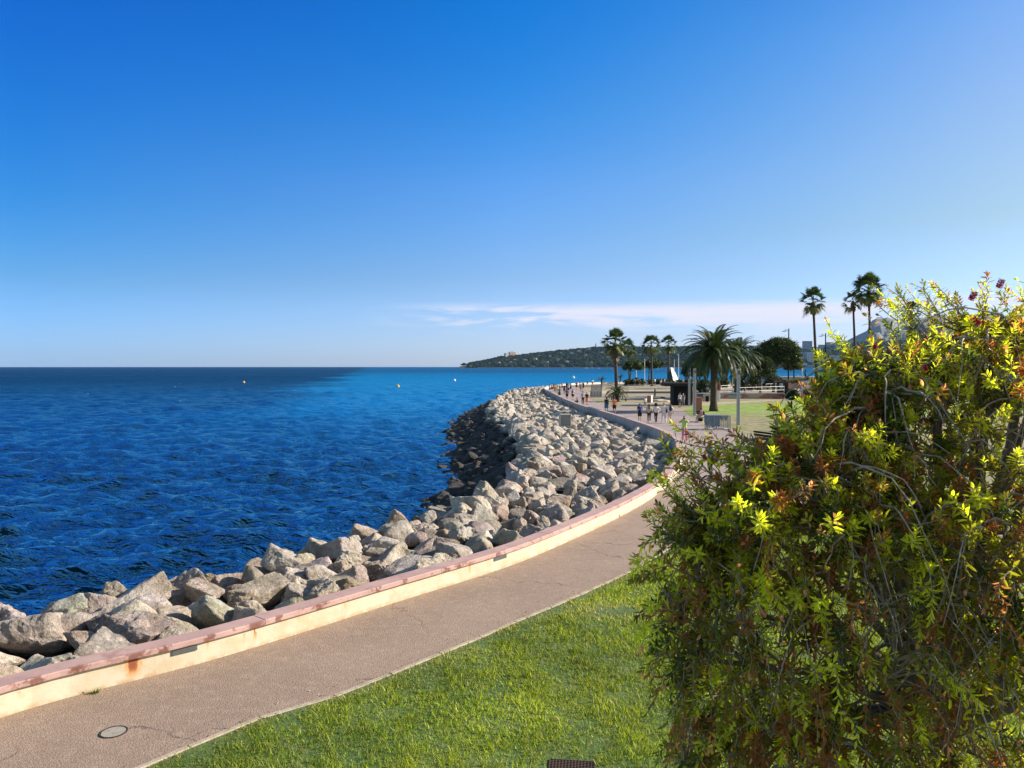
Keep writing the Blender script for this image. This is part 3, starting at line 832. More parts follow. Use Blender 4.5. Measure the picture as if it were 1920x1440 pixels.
# dry leaf litter along the kerb and under the bottlebrush tree
n = 1500
ii = rs.randint(0, len(kerbc), n); kk = np.array(kerbc)[ii]; ok = (kk[:, 1] > 7) & (kk[:, 1] < 24)
kk = kk[ok]; n = len(kk); off_ = np.abs(rs.randn(n)) * .22 - .10
lx = kk[:, 0] - off_ * .8 + rs.randn(n) * .1; ly_ = kk[:, 1] + off_ * .6 + rs.randn(n) * .12
uu_ = rs.rand(400, 2); lx = np.concatenate([lx, .4 + uu_[:, 0] * 5]); ly_ = np.concatenate([ly_, 9.5 + uu_[:, 1] * 7]); n = len(lx)
an = rs.rand(n) * 6.28; L1 = rs.uniform(.008, .028, n); W1 = L1 * rs.uniform(.2, .45, n); dx, dy = np.cos(an), np.sin(an); z0 = rs.uniform(.006, .02, n)
V = np.stack([np.stack([lx - dx * L1, ly_ - dy * L1, z0], 1), np.stack([lx - dy * W1, ly_ + dx * W1, z0 + rs.uniform(0, .012, n)], 1), np.stack([lx + dx * L1, ly_ + dy * L1, z0 + rs.uniform(0, .01, n)], 1), np.stack([lx + dy * W1, ly_ - dx * W1, z0], 1)], 1).reshape(-1, 3)
lt = rs.rand(n)
me = npmesh('leaf_litter', V, np.arange(n * 4).reshape(n, 4), col=np.repeat(lt, 4)[:, None] * np.ones((1, 3)), mats=[leafmat('litter', [(0, (.10, .05, .02)), (.5, (.28, .18, .09)), (1, (.50, .40, .24))], .1)])
tag(link('leaf_litter', me), 'scattered dry brown leaves along the edge of the path', 'leaf litter', None, 'stuff')

# manhole cover and drain grate
p = P(213, 1373); t = empty('manhole_cover', (p.x, p.y, 0), .3, 'round grey concrete manhole cover set in the promenade', 'manhole cover')
m = MB(); m.tube([(0, 0, -.02), (0, 0, .008)], [.155, .155], 40); m.build('lid', M_('lid_concrete', (.36, .33, .27), .85, (.28, .25, .2), 9, .4), t)
m = MB()
for k in range(40):
    a = 2 * math.pi * k / 40; m.box((.168 * math.cos(a), .168 * math.sin(a), .004), (.018, .030, .014), a)
m.build('frame_ring', M_('cast_iron', (.06, .05, .045), .6, metal=.4), t)
t = empty('drain_grate', (gp.x, gp.y, 0), -.12, 'dark square metal drain grate in the grass', 'grate')
mi_ = M_('grate_iron', (.10, .075, .06), .6, (.16, .09, .05), metal=.5)
m = MB()
for k in range(15): m.box((-.28 + k * .04, 0, .012), (.012, .5, .02), 0)
for k in range(13): m.box((0, -.24 + k * .04, .0128), (.58, .012, .02), 0)
m.build('grid_bars', mi_, t)
m = MB(); m.box((0, 0, -.015), (.6, .54, .03)); m.build('pit', M_('pit_dark', (.02, .016, .013), .9), t)
# weeds at the foot of the wall
mweed = leafmat('weed_leaf', [(0, (.08, .13, .02)), (1, (.2, .26, .05))])
for px, py, s_, lb in ((177, 1300, .10, 'tiny dark weed growing at the wall foot near the manhole cover'), (1105, 992, .16, 'small yellow-green weed tuft at the wall foot near the bend'), (410, 1228, .09, 'small brown weed at the wall foot under a rust spot'), (1158, 970, .13, 'little dry weed at the wall foot closest to the bend')):
    p = P(px, py); V = []; Fc = []; tc = []
    for k in range(46):
        a = rs.rand() * 6.28; r = s_ * rs.uniform(.4, 1.1); e = rs.uniform(.2, 1.3); b0 = Vector((rs.randn() * s_ * .4, rs.randn() * s_ * .12, 0))
        tip = b0 + Vector((math.cos(a) * math.cos(e), math.sin(a) * math.cos(e), math.sin(e))) * r
        sd_ = Vector((-math.sin(a), math.cos(a), 0)) * .008
        i = len(V); V += [b0, (b0 + tip) / 2 + sd_, tip, (b0 + tip) / 2 - sd_]; Fc.append((i, i + 1, i + 2, i + 3)); tc += [rs.rand()] * 4
    me = npmesh('weed', V, np.array(Fc), col=np.repeat(np.array(tc)[:, None], 3, 1), mats=[mweed])
    tag(link('weed', me, None, None, p), lb, 'weed')

# ------------------------------------------------------------------ trees
def tubes_np(paths, n=5):
    m = MB()
    for pts, rad in paths: m.tube(pts, rad, n)
    return m
class Leaves:
    def __init__(s): s.V = []; s.F = []; s.C = []
    def quad(s, a, b, c, d, t):
        i = len(s.V); s.V += [a, b, c, d]; s.F.append((i, i + 1, i + 2, i + 3)); s.C += [t] * 4
    def mesh(s, name, mat):
        c = np.array(s.C)
        if c.ndim == 1: c = np.repeat(c[:, None], 3, 1)
        return npmesh(name, np.array([tuple(v) for v in s.V]), np.array(s.F), col=c, mats=[mat])

m_fan = leafmat('fan_leaf', [(0, (.022, .040, .012)), (.6, (.05, .085, .02)), (.85, (.13, .15, .04)), (1, (.30, .22, .10))], .2)
m_feather = leafmat('feather_leaf', [(0, (.016, .034, .012)), (.6, (.038, .066, .018)), (.9, (.11, .13, .035)), (1, (.35, .24, .07))], .2)
m_palmbark = M_('palm_bark', (.095, .068, .048), .9, (.040, .028, .020), 2.2, .9, 9, stretch=(1, 1, 3))
m_skirt = leafmat('dead_frond', [(0, (.09, .06, .035)), (1, (.26, .19, .10))], .15)
def fan_palm(px, py, top_py, cr, label, seed, lean_px=0, tr=.22, nl=34, skirt=True, ragged=0.0, name='fan_palm', group=None, d=None, skw=1.0):
    b0 = P(px, py) if d is None else Vector((X(px, d), d, 0))
    h = H - (top_py - 687) / F * b0.y
    lean = lean_px / F * b0.y
    rg = random.Random(seed)
    t = empty(name, b0, 0, label, 'palm tree', group)
    pts, rad = [], []
    for i in range(15):
        f = i / 14
        pts.append((lean * f ** 1.2, 0, h * f)); rad.append(tr * (1.35 - .3 * min(1, f * 8)) * (1 - .35 * f) * rg.uniform(.94, 1.06))
    m = MB(); m.tube(pts, rad, 10); m.build('trunk', m_palmbark, t, smooth=True)
    top = Vector(pts[-1]); L = Leaves()
    def fan(base, dirv, plen, flen, tint, droop):
        pet = base + dirv * plen - Vector((0, 0, droop * plen * .25))
        side = dirv.cross(Vector((0, 0, 1)))
        side = side.normalized() if side.length > .05 else Vector((1, 0, 0))
        w = side * .02 * cr
        L.quad(base - w, base + w, pet + w * .5, pet - w * .5, tint)
        up = side.cross(dirv).normalized()
        roll = rg.uniform(-.6, .6); side2 = side * math.cos(roll) + up * math.sin(roll)
        ns = 15
        for k in range(ns):
            a = -1.5 + 3.0 * k / (ns - 1) + rg.uniform(-.06, .06)
            dd = dirv * math.cos(a) + side2 * math.sin(a)
            ll = flen * (1 - .22 * abs(a) / 1.5) * rg.uniform(.8, 1.05)
            wv = dd.cross(up).normalized() * flen * .075
            mid = pet + dd * ll * .55 + Vector((0, 0, -.03 * ll))
            tip = pet + dd * ll + Vector((0, 0, -(.16 + .3 * droop) * ll))
            L.quad(pet, mid + wv, tip, mid - wv, tint + rg.uniform(-.08, .08))
    nl = int(nl * 1.2)
    for i in range(nl):
        if rg.random() < ragged: continue
        a = 2.4 * i + rg.uniform(-.2, .2); f = i / nl
        e = R(88 - 142 * f ** .9)
        dv = Vector((math.cos(a) * math.cos(e), math.sin(a) * math.cos(e), math.sin(e)))
        fan(top + Vector((0, 0, cr * .1)), dv, cr * rg.uniform(.40, .60), cr * rg.uniform(.45, .60), rg.uniform(.1, .75) if f < .85 else rg.uniform(.6, .95), max(0, f - .25))
    link('crown', L.mesh('crown', m_fan), None, t)
    if skirt:
        L = Leaves()
        for i in range(70):
            a = rg.uniform(0, 6.28); z0 = rg.uniform(-.45, .05) * cr * skw; r0 = tr * rg.uniform(.9, 1.5)
            b_ = top + Vector((math.cos(a) * r0 * .6, math.sin(a) * r0 * .6, z0)); e_ = top + Vector((math.cos(a) * r0 * 1.5, math.sin(a) * r0 * 1.5, z0 - cr * rg.uniform(.15, .38) * skw))
            s_ = Vector((-math.sin(a), math.cos(a), 0)) * cr * .05
            L.quad(b_ - s_, b_ + s_, e_ + s_ * 1.4, e_ - s_ * 1.4, rg.random())
        link('dead_leaf_skirt', L.mesh('dead_leaf_skirt', m_skirt), None, t)
    return t
def date_palm(px, py, top_py, cr, label, seed, tr=.38, nf=74, name='date_palm', wild=0.0, emax=88, emin=-28):
    b0 = P(px, py); h = H - (top_py - 687) / F * b0.y; rg = random.Random(seed)
    t = empty(name, b0, 0, label, 'palm tree')
    pts, rad = [], []
    for i in range(16):
        f = i / 15; pts.append((.0, 0, h * f)); rad.append(tr * (1.0 + .45 * max(0, 1 - f * 7)) * (1.0 if f < .82 else 1.0 + .35 * (f - .82) / .18) * rg.uniform(.95, 1.05))
    m = MB(); m.tube(pts, rad, 12); m.build('trunk', m_palmbark, t, smooth=True)
    top = Vector((0, 0, h + .05)); L = Leaves(); Rb = MB()
    for i in range(nf):
        a = 2.39996 * i + rg.uniform(-.15, .15); f = i / nf
        e0 = R(emax - (emax - emin) * f ** .9) + rg.uniform(-.1, .1)
        ln = cr * rg.uniform(1.02, 1.2); q = 14; pos_ = top + Vector((math.cos(a), math.sin(a), 0)) * tr * .5
        e = e0; path = [pos_.copy()]; dirs = []
        for k in range(q):
            d_ = Vector((math.cos(a) * math.cos(e), math.sin(a) * math.cos(e), math.sin(e)))
            dirs.append(d_); pos_ = pos_ + d_ * (ln / q); path.append(pos_.copy()); e -= (.088 * math.cos(e * .6) + .03) * (.6 + .9 * k / q)
        Rb.tube(path, [.035 * (1 - .8 * k / q) for k in range(q + 1)], 3, cap=False)
        tint = rg.uniform(.05, .7) if rg.random() > .025 else .93
        nlf = 60
        for k in range(nlf):
            u = (.08 + .92 * k / (nlf - 1)) * q; i_ = min(int(u), q - 1); p_ = path[i_].lerp(path[i_ + 1], u - i_); d_ = dirs[i_]
            sd_ = d_.cross(Vector((0, 0, 1))).normalized() if abs(d_.z) < .98 else Vector((1, 0, 0))
            upv = sd_.cross(d_)
            ll = cr * .19 * math.sin(math.pi * (.16 + .78 * k / nlf)) * rg.uniform(.85, 1.1)
            for sg in (-1, 1):
                dd = (sd_ * sg * .82 + d_ * .50 + upv * .28).normalized()
                wv = d_ * .045 * cr / 3.6
                tip = p_ + dd * ll + Vector((0, 0, -.22 * ll))
                md = p_ + dd * ll * .5
                L.quad(p_, md + wv, tip, md - wv, tint + rg.uniform(-.05, .05))
    cr_ = link('crown', L.mesh('crown', m_feather), None, t)
    Rb.build('midribs', M_('midrib', (.17, .16, .05), .6), cr_)
    return t
m_bark = M_('tree_bark', (.11, .085, .065), .9, (.06, .045, .035), 3, .8, 9, stretch=(1, 1, .4))
m_broad = leafmat('broad_leaf', [(0, (.018, .034, .010)), (.5, (.04, .065, .016)), (.85, (.10, .13, .03)), (1, (.17, .19, .05))], .28)
m_pine = leafmat('pine_needles', [(0, (.022, .045, .012)), (.6, (.05, .085, .02)), (1, (.12, .16, .04))], .2)
m_shrub = leafmat('shrub_leaf', [(0, (.015, .028, .010)), (1, (.06, .09, .022))], .2)
m_olive = leafmat('olive_leaf', [(0, (.09, .11, .045)), (1, (.22, .21, .09))], .3)
def leafy(name, b0, blobs, label, cat, seed, mat, nleaf, lsz, trunks, group=None, tb=(0, 1), clump=26):
    """tree or shrub: limbs up to blobs (x, y, z, rx, ry, rz relative to base), leaf clumps inside their outer shell"""
    rg = np.random.RandomState(seed); t = empty(name, b0, 0, label, cat, group)
    m = MB()
    for tk in trunks:
        pts, r0 = tk; pts = [Vector(q) for q in pts]
        m.tube(pts, [r0 * (1 - .55 * i / max(1, len(pts) - 1)) for i in range(len(pts))], 8)
        for bl in blobs:
            c_ = Vector(bl[:3]); a = pts[-1]
            if (c_ - a).length < 9 and c_.z > a.z - .5:
                md = a.lerp(c_, .5) + Vector((0, 0, -.12 * (c_ - a).length))
                m.tube([a, md, c_], [r0 * .42, r0 * .28, r0 * .1], 5)
                for k in range(5):
                    d_ = Vector(rg.randn(3)); d_.normalize(); e_ = c_ + Vector((d_.x * bl[3], d_.y * bl[4], abs(d_.z) * bl[5])) * .75
                    m.tube([md.lerp(c_, .6), e_], [r0 * .13, r0 * .04], 4)
    if trunks: m.build('trunk', m_bark, t)
    vol = np.array([b_[3] * b_[4] * b_[5] for b_ in blobs]) ** .67; vol /= vol.sum()
    P_, T_ = [], []
    for b_, f in zip(blobs, vol):
        nc = max(4, int(nleaf * f / clump))
        d_ = rg.randn(nc, 3); d_ /= np.linalg.norm(d_, axis=1)[:, None]
        rr_ = rg.uniform(.55, 1.04, nc) ** .7
        c_ = np.array(b_[:3]) + d_ * rr_[:, None] * np.array(b_[3:6])
        cs = np.mean(b_[3:6]) * .17
        pts = np.repeat(c_, clump, 0) + rg.randn(nc * clump, 3) * cs * np.array([1.1, 1.1, .7])
        P_.append(pts); T_.append(np.repeat(rg.uniform(*tb, nc), clump) + rg.uniform(-.12, .12, nc * clump))
    P_ = np.concatenate(P_); T_ = np.concatenate(T_); n = len(P_)
    u = rg.randn(n, 3); u /= np.linalg.norm(u, axis=1)[:, None]; v = np.cross(u, rg.randn(n, 3)); v /= np.linalg.norm(v, axis=1)[:, None]
    sz = (lsz * rg.uniform(.6, 1.3, n))[:, None]
    V = np.stack([P_ - u * sz, P_ + v * sz * .5, P_ + u * sz, P_ - v * sz * .5], 1).reshape(-1, 3)
    me = npmesh('crown', V, np.arange(n * 4).reshape(n, 4), col=np.repeat(np.clip(T_, 0, 1), 4)[:, None] * np.ones((1, 3)), mats=[mat])
    link('crown' if trunks else 'foliage', me, None, t)
    return t
def blob(px, py, rpx, d, b0, flat=.8, dy=0.0):
    """crown lobe seen at px,py with a radius of rpx, standing at distance d + dy"""
    dd = d + dy
    r = rpx / F * dd
    return (X(px, dd) - b0.x, dd - b0.y, H - (py - 687) / F * dd, r, r * .9, r * flat)

fan_palm(1156, 738, 645, 2.95, 'stout ragged fan palm rising behind the little dwarf palm', 3, -3, .36, 30, True, .08, skw=1.6)
fan_palm(1180, 722, 655, 2.9, 'yellowish fan palm half hidden behind the stout fan palm', 4, -2, .22, 22, True, .1)
fan_palm(1222, 724, 648, 3.1, 'fan palm with upright crown left of its near twin above the hedge', 5, -1, .30, 26, True, .05)
fan_palm(1253, 719, 648, 3.2, 'fan palm standing before the dark sail shelter', 6, 0, .34, 26, True, .12)
fan_palm(1532, 742, 568, 2.7, 'tall slender fan palm with a small open crown near the lamp post', 7, -9, .27, 26, True, .1)
fan_palm(1606, 742, 566, 2.2, 'tall thin fan palm with a sparse crown, middle of the three high ones', 8, -8, .23, 17, True, .3, d=128)
fan_palm(1634, 742, 546, 3.1, 'tallest fan palm with a broad ragged crown rising over the bottlebrush tree', 9, -7, .24, 40, True, .05, d=126)
fan_palm(1710, 742, 585, 2.0, 'high fan palm almost covered by the bottlebrush tree', 10, -4, .23, 26, True, .05, d=135)
date_palm(1338, 771, 663, 3.6, 'large date palm with thick trunk on the lawn beside the grey pillars', 21, nf=82)
date_palm(1381, 747, 670, 3.9, 'second date palm just behind and right of the large date palm', 22, .40, 72)
date_palm(1157, 753, 736, 1.75, 'low dwarf palm with a short stout trunk on the sandy plaza', 23, .30, 30, emax=70, emin=-15)
date_palm(1128, 726, 713, 1.3, 'tiny yellow-green palm near the far parapet', 24, .2, 16, emax=80, emin=10)
date_palm(1163, 719, 708, 1.6, 'small dark palm in front of the parapet beside the hedge', 25, .2, 16, emax=80, emin=0)

def tr(px, py, px1, py1, d, r, b0):
    q = Vector((X(px1, d) - b0.x, d - b0.y, H - (py1 - 687) / F * d))
    return ([Vector((X(px, d) - b0.x, d - b0.y, -.1)), Vector((X(px, d) - b0.x, d - b0.y, 0)).lerp(q, .5) + Vector((.15, 0, 0)), q], r)
d = 200; b0 = Vector((X(1181, d), d, 0))
leafy('umbrella_pine', b0, [blob(1187, 683, 13, d, b0, .55), blob(1177, 689, 9, d, b0, .5), blob(1198, 688, 9, d, b0, .55)], 'small umbrella pine with a flat bright green crown', 'tree', 31, m_pine, 3800, .22, [tr(1180, 722, 1182, 696, d, .25, b0)], tb=(.2, 1))
d = 215; b0 = Vector((X(1216, d), d, 0))
leafy('umbrella_pine', b0, [blob(1224, 682, 16, d, b0, .5), blob(1211, 683, 10, d, b0, .5), blob(1238, 682, 8, d, b0, .6)], 'darker umbrella pine behind the fan palm with upright crown', 'tree', 32, m_pine, 4200, .22, [tr(1215, 720, 1217, 690, d, .25, b0)], tb=(0, .6))
d = 175; b0 = Vector((X(1300, d), d, 0))
leafy('broadleaf_tree', b0, [blob(1300, 688, 17, d, b0, .9), blob(1289, 697, 11, d, b0, .8), blob(1314, 696, 11, d, b0, .8)], 'round dark tree left of the large date palm', 'tree', 33, m_broad, 5200, .2, [tr(1300, 724, 1300, 704, d, .25, b0)], tb=(0, .6))
d = 150; b0 = Vector((X(1451, d), d, 0))
leafy('broadleaf_tree', b0, [blob(1440, 656, 19, d, b0, .85), blob(1462, 651, 20, d, b0, .85), blob(1480, 655, 17, d, b0, .9), blob(1428, 668, 14, d, b0, .8), blob(1420, 661, 9, d, b0, .8), blob(1465, 668, 18, d, b0, .8), blob(1489, 672, 12, d, b0, 1.0), blob(1450, 643, 12, d, b0, .7), blob(1474, 641, 10, d, b0, .7)],
      'big spreading dark green tree behind the lamp post', 'tree', 34, m_broad, 26000, .17, [tr(1450, 728, 1452, 692, d, .32, b0)], tb=(0, .85))
d = 156; b0 = Vector((X(1488, d), d, 0))
leafy('broadleaf_tree', b0, [blob(1488, 673, 12, d, b0, 1.0), blob(1495, 681, 10, d, b0, .8), blob(1480, 686, 11, d, b0, .7), blob(1499, 690, 6, d, b0, .6)], 'lighter green tree at the right edge of the big spreading tree', 'tree', 35, m_broad, 6500, .18, [tr(1488, 718, 1488, 690, d, .28, b0)], tb=(.35, 1))
d = 142; b0 = Vector((X(1426, d), d, 0))
leafy('broadleaf_tree', b0, [blob(1415, 680, 15, d, b0, .9), blob(1432, 682, 13, d, b0, .9), blob(1404, 692, 14, d, b0, .9), blob(1422, 694, 17, d, b0, .8), blob(1441, 695, 12, d, b0, .9)], 'dense lower tree in front of the big spreading tree', 'tree', 36, m_broad, 10500, .18, [tr(1426, 735, 1424, 704, d, .3, b0)], tb=(0, .7))
d = 150; b0 = Vector((X(1396, d), d, 0))
leafy('broadleaf_tree', b0, [blob(1392, 700, 10, d, b0, .9), blob(1400, 695, 9, d, b0, .9)], 'dark tree peeping out beside the second date palm trunk', 'tree', 37, m_broad, 3000, .2, [tr(1396, 728, 1396, 708, d, .2, b0)], tb=(0, .4))
d = 128; b0 = Vector((X(1495, d), d, 0))
leafy('small_tree', b0, [blob(1488, 716, 8, d, b0, .5), blob(1500, 714, 9, d, b0, .45), blob(1512, 711, 8, d, b0, .5)], 'small crooked open tree in front of the white hoarding', 'tree', 38, m_olive, 1500, .14,
      [([Vector((0, 0, -.1)), Vector((-.15, 0, .9)), Vector((.3, 0, 2.0))], .14), ([Vector((0, 0, .4)), Vector((.6, 0, 1.3)), Vector((1.4, 0, 2.4))], .08)], tb=(0, 1))
def shrub(px, py, rpx, hpx, label, seed, mat=m_shrub, n=2600, tb=(0, 1), cat='shrub', name='shrub', lsz=.14):
    b0 = P(px, py); d = b0.y; r = rpx / F * d; h = hpx / F * d
    bl = [(r * q * .55, (i % 2 - .5) * r * .3, h * (.5 + .06 * (i % 3)), r * .52, r * .5, h * .5) for i, q in enumerate((-1, -.35, .3, 1))]
    return leafy(name, b0, bl, label, cat, seed, mat, n, lsz, [], tb=tb)
shrub(1190, 723, 19, 12, 'low dark clipped hedge in front of the small umbrella pine', 41, n=4200, lsz=.2)
shrub(1237, 721, 26, 9, 'long dark hedge under the two fan palms', 42, n=3000, lsz=.2, tb=(0, .5))
shrub(1318, 737, 14, 24, 'dark bush between the kiosk and the large date palm', 43, n=4200)
shrub(1413, 732, 13, 30, 'rounded green bush under the lower tree', 44, n=4600, tb=(.2, 1))
shrub(1447, 730, 18, 26, 'wide dark bush left of the wooden hut', 45, n=5200)
shrub(1484, 748, 12, 17, 'dark round shrub at the left foot of the crooked tree', 46, n=3800, tb=(0, .5))
shrub(1522, 749, 15, 20, 'pale feathery green shrub in front of the white hoarding', 47, m_olive, 4200, (.2, .9))
shrub(1500, 750, 20, 6, 'low ground shrub around the crooked tree foot', 48, n=2600)
shrub(1391, 733, 15, 22, 'dark shrub right of the second date palm trunk', 50, n=3000, tb=(0, .5))
shrub(1338, 727, 22, 12, 'low wide shrubbery behind the large date palm trunk', 51, n=3600, tb=(0, .6))
shrub(1284, 723, 18, 11, 'low dark shrubbery right of the sail shelter', 52, n=3000, lsz=.2, tb=(0, .5))
shrub(1355, 728, 12, 20, 'dark bush seen between the trunks of the two date palms', 49, n=2600, tb=(0, .5))
# ------------------------------------------------------------------ street furniture of the plaza
mgp = M_('pillar_grey', (.42, .42, .41), .6, (.36, .36, .35), 2)
mdk = M_('black_metal', (.012, .012, .014), .8, spec=.15)
def pillar(px, py, label):
    b0 = P(px, py); t = empty('light_pillar', b0, .15, label, 'pillar', 'grey square pillars along the promenade')
    m = MB(); w_, h_ = .225, 4.8
    m.box((0, 0, 2.15), (w_, w_, 4.3), bevel=.012)
    for sx_, sy_ in ((-1, -1), (1, -1), (1, 1), (-1, 1)): m.box((sx_ * (w_ / 2 - .025), sy_ * (w_ / 2 - .025), 4.49), (.05, .05, .38))
    m.box((0, 0, 4.73), (w_, w_, .10), bevel=.01)
    m.build('shaft', mgp, t)
    m = MB(); m.box((0, 0, 4.46), (.13, .13, .30)); m.build('lamp', mdk, t)
    m = MB()
    for k in range(34): m.box((0, -w_ / 2 - .004, .5 + k * .105), (.10, .008, .045))
    m.build('perforated_strip', M_('strip_dark', (.24, .24, .24), .6), t)
pillar(1292, 761, 'grey light pillar beside the black kiosk, farthest of the three')
pillar(1302, 779, 'grey light pillar beside the terracotta box, middle of the three')
pillar(1384, 797, 'grey light pillar right of the blue covered cage, nearest of the three')

def kiosk():
    b0 = P(1277, 760); d = b0.y; s = d / F
    t = empty('kiosk', b0, 0, 'black boxy kiosk with a flat overhanging roof', 'kiosk')
    m = MB(); m.box((.25, 1.2, 36 * s / 2), (34 * s, 2.4, 36 * s), bevel=.02)
    m.build('cabin', mdk, t)
    m = MB(); m.box((-.1, 1.0, 39 * s), (60 * s, 3.2, 6 * s), bevel=.03); m.build('roof', M_('kiosk_roof', (.03, .03, .033), .8, spec=.2), t)
    m = MB(); m.box((.25, -.012, .95), (1.0, .02, 1.8)); m.build('door', M_('kiosk_door', (.018, .018, .02), .7, spec=.2), t)
kiosk()
def totem(px, py, w, h, dpt, label, mats, arch=False):
    b0 = P(px, py); t = empty('display_box', b0, .1, label, 'display box')
    m = MB()
    if arch:
        n = 10; pts = [(-w / 2, 0)] + [(-w / 2 * math.cos(a), h - w / 2 + w / 2 * math.sin(a)) for a in [math.pi * k / n for k in range(n + 1)]] + [(w / 2, 0)]
        k = len(pts); vs = [(x, 0, z) for x, z in pts] + [(x, dpt, z) for x, z in pts]
        m.add(vs, [tuple(range(k - 1, -1, -1)), tuple(range(k, 2 * k))] + [(i, (i + 1) % k, k + (i + 1) % k, k + i) for i in range(k)])
    else: m.box((0, dpt / 2, h / 2), (w, dpt, h), bevel=.02)
    m.build('case', mats[0], t)
    m = MB(); m.box((0, -.008, h * .5), (w * .8, .016, h * (.62 if arch else .86))); m.build('front_panel', mats[1], t)
m_terra = M_('terracotta_paint', (.42, .17, .11), .7); m_pinkp = M_('pink_paint', (.62, .36, .28), .7); m_wh = M_('white_paint', (.78, .76, .72), .6)
totem(1300, 759, .95, 2.15, .5, 'pink arched display box between two grey pillars', (m_pinkp, m_terra), True)
totem(1310, 776, .75, 1.75, .6, 'plain terracotta box behind the middle grey pillar', (m_terra, M_('terracotta_panel', (.36, .14, .09), .7)))
b0 = P(1217, 755); t = empty('display_box', b0, -.5, 'small terracotta and white box standing on the sandy plaza', 'display box')
m = MB(); m.box((0, .3, .5), (.6, .6, 1.0), bevel=.02); m.build('case', m_wh, t)
m = MB(); m.box((-.0, -.01, .5), (.5, .02, .9)); m.build('front_panel', m_terra, t)

def lamp_post(px, py, top, label, d=None):
    b0 = P(px, py) if d is None else Vector((X(px, d), d, 0)); h = H - (top - 687) / F * b0.y
    t = empty('lamp_post', b0, 0, label, 'lamp post', 'tall dark lamp posts with one arm')
    m = MB(); m.tube([(0, 0, 0), (0, 0, h)], [.14, .10], 10); m.build('post', mdk, t)
    m = MB(); m.tube([(0, 0, h - .45), (-1.25, 0, h - .55)], [.04, .03], 6)
    for k in (-.35, -.75): m.tube([(k, 0, h - .5), (k + .05, 0, h - .25), (k - .12, 0, h - .22)], [.02, .02, .02], 5)
    m.build('arm', mdk, t)
    m = MB(); m.box((-1.0, 0, h - .58), (.7, .22, .07), bevel=.02); m.build('lamp_head', mdk, t)
    m = MB(); m.box((-.62, 0, h - .30), (.26, .16, .14), bevel=.02); m.build('sensor_box', M_('grey_metal', (.3, .3, .32), .5), t)
lamp_post(1478, 735, 616, 'dark lamp post with its arm to the left, in front of the big tree')
lamp_post(1547, 735, 625, 'dark lamp post at the left edge of the bottlebrush tree')

# barrier cages
m_gal = M_('galvanised', (.34, .36, .37), .5, metal=.5)
def cage(px, py, w, h, dp, label, rz=0, tarp=False, nb=13):
    b0 = P(px, py); t = empty('wire_cage', b0, rz, label, 'wire cage')
    m = MB()
    for x in (-w / 2, w / 2):
        for y in (0, dp): m.box((x, y, h / 2), (.05, .05, h))
    for z in (.03, h - .03):
        for y in (0, dp): m.box((0, y, z), (w, .035, .035))
        for x in (-w / 2, w / 2): m.box((x, dp / 2, z), (.035, dp, .035))
    m.build('frame', m_gal, t)
    m = MB()
    for y in (0, dp):
        for k in range(1, nb): m.box((-w / 2 + w * k / nb, y, h / 2), (.03, .012, h - .08))
        for k in (1, 2): m.box((0, y, h * k / 3), (w, .011, .014))
    for x in (-w / 2, w / 2):
        for k in range(1, 7): m.box((x, dp * k / 7, h / 2), (.012, .014, h - .08))
    m.build('bars', m_gal, t)
    if tarp:
        mt = M_('blue_tarp', (.10, .15, .20), .8, (.20, .25, .29), 5, .5)
        m = MB(); m.box((-w * .16, dp / 2, h + .015), (w * .74, dp + .1, .03), bevel=.01)
        for k in range(9):
            hh_ = h * (.80 + .08 * math.sin(k * 2.3)); m.box((-w * .47 + k * w * .058, -.035 - .012 * (k % 2), h - hh_ / 2), (w * .054, .02, hh_), .06 * (-1) ** k)
        for k in range(5):
            hh_ = h * (.7 + .1 * math.sin(k * 1.7)); m.box((-w / 2 - .035 - .012 * (k % 2), dp * (k + .5) / 5, h - hh_ / 2), (.02, dp * .19, hh_))
        for k in range(7): m.box((w * (.03 + .055 * k), -.035, h * (.90 - .04 * (k % 3))), (w * .045, .02, h * (.18 + .08 * (k % 3))))
        m.build('cover', mt, t)
        m = MB(); 
        for x in (-.7, .6): m.box((x, .2, .06), (.5, .25, .12), .3, bevel=.02)
        m.build('feet', m_wh, t)
    else:
        m = MB()
        for k in range(9): m.box((-w / 2 + .1 + (w - .2) * k / 8, dp / 2 + .05, h * .5), (.14, .03, h * .8), .2)
        m.build('stored_panels', M_('stored_grey', (.22, .24, .25), .7), t)
cage(1348, 806, 1.75, 1.12, 1.1, 'wire cage half covered with a blue tarpaulin at the lawn edge', -.05, True)
cage(1118, 745, 1.75, 1.05, .9, 'grey wire cage of barriers on the sandy plaza, nearer of the two')
cage(1119, 733, 2.1, 1.25, .9, 'grey wire cage of barriers standing behind the nearer cage')

def bench(px, py, rz, label):
    b0 = P(px, py); t = empty('bench', b0, rz, label, 'bench')
    m = MB()
    for k in range(3): m.box((0, -.14 + k * .14, .46), (1.7, .11, .04), bevel=.006)
    m.build('seat', mdk, t)
    m = MB(); m.box((0, .25, .72), (1.7, .03, .14), rx=-.15); m.box((0, .28, .90), (1.7, .03, .12), rx=-.15); m.build('backrest', mdk, t)
    for x in (-.65, .65):
        m = MB(); m.box((x, 0, .22), (.12, .4, .44), bevel=.02); m.build('leg', mdk, t)
bench(1319, 791, 1.75, 'black bench with a person on it beside the middle grey pillar')
bench(1436, 838, 1.9, 'empty black bench glimpsed at the edge of the bottlebrush tree')

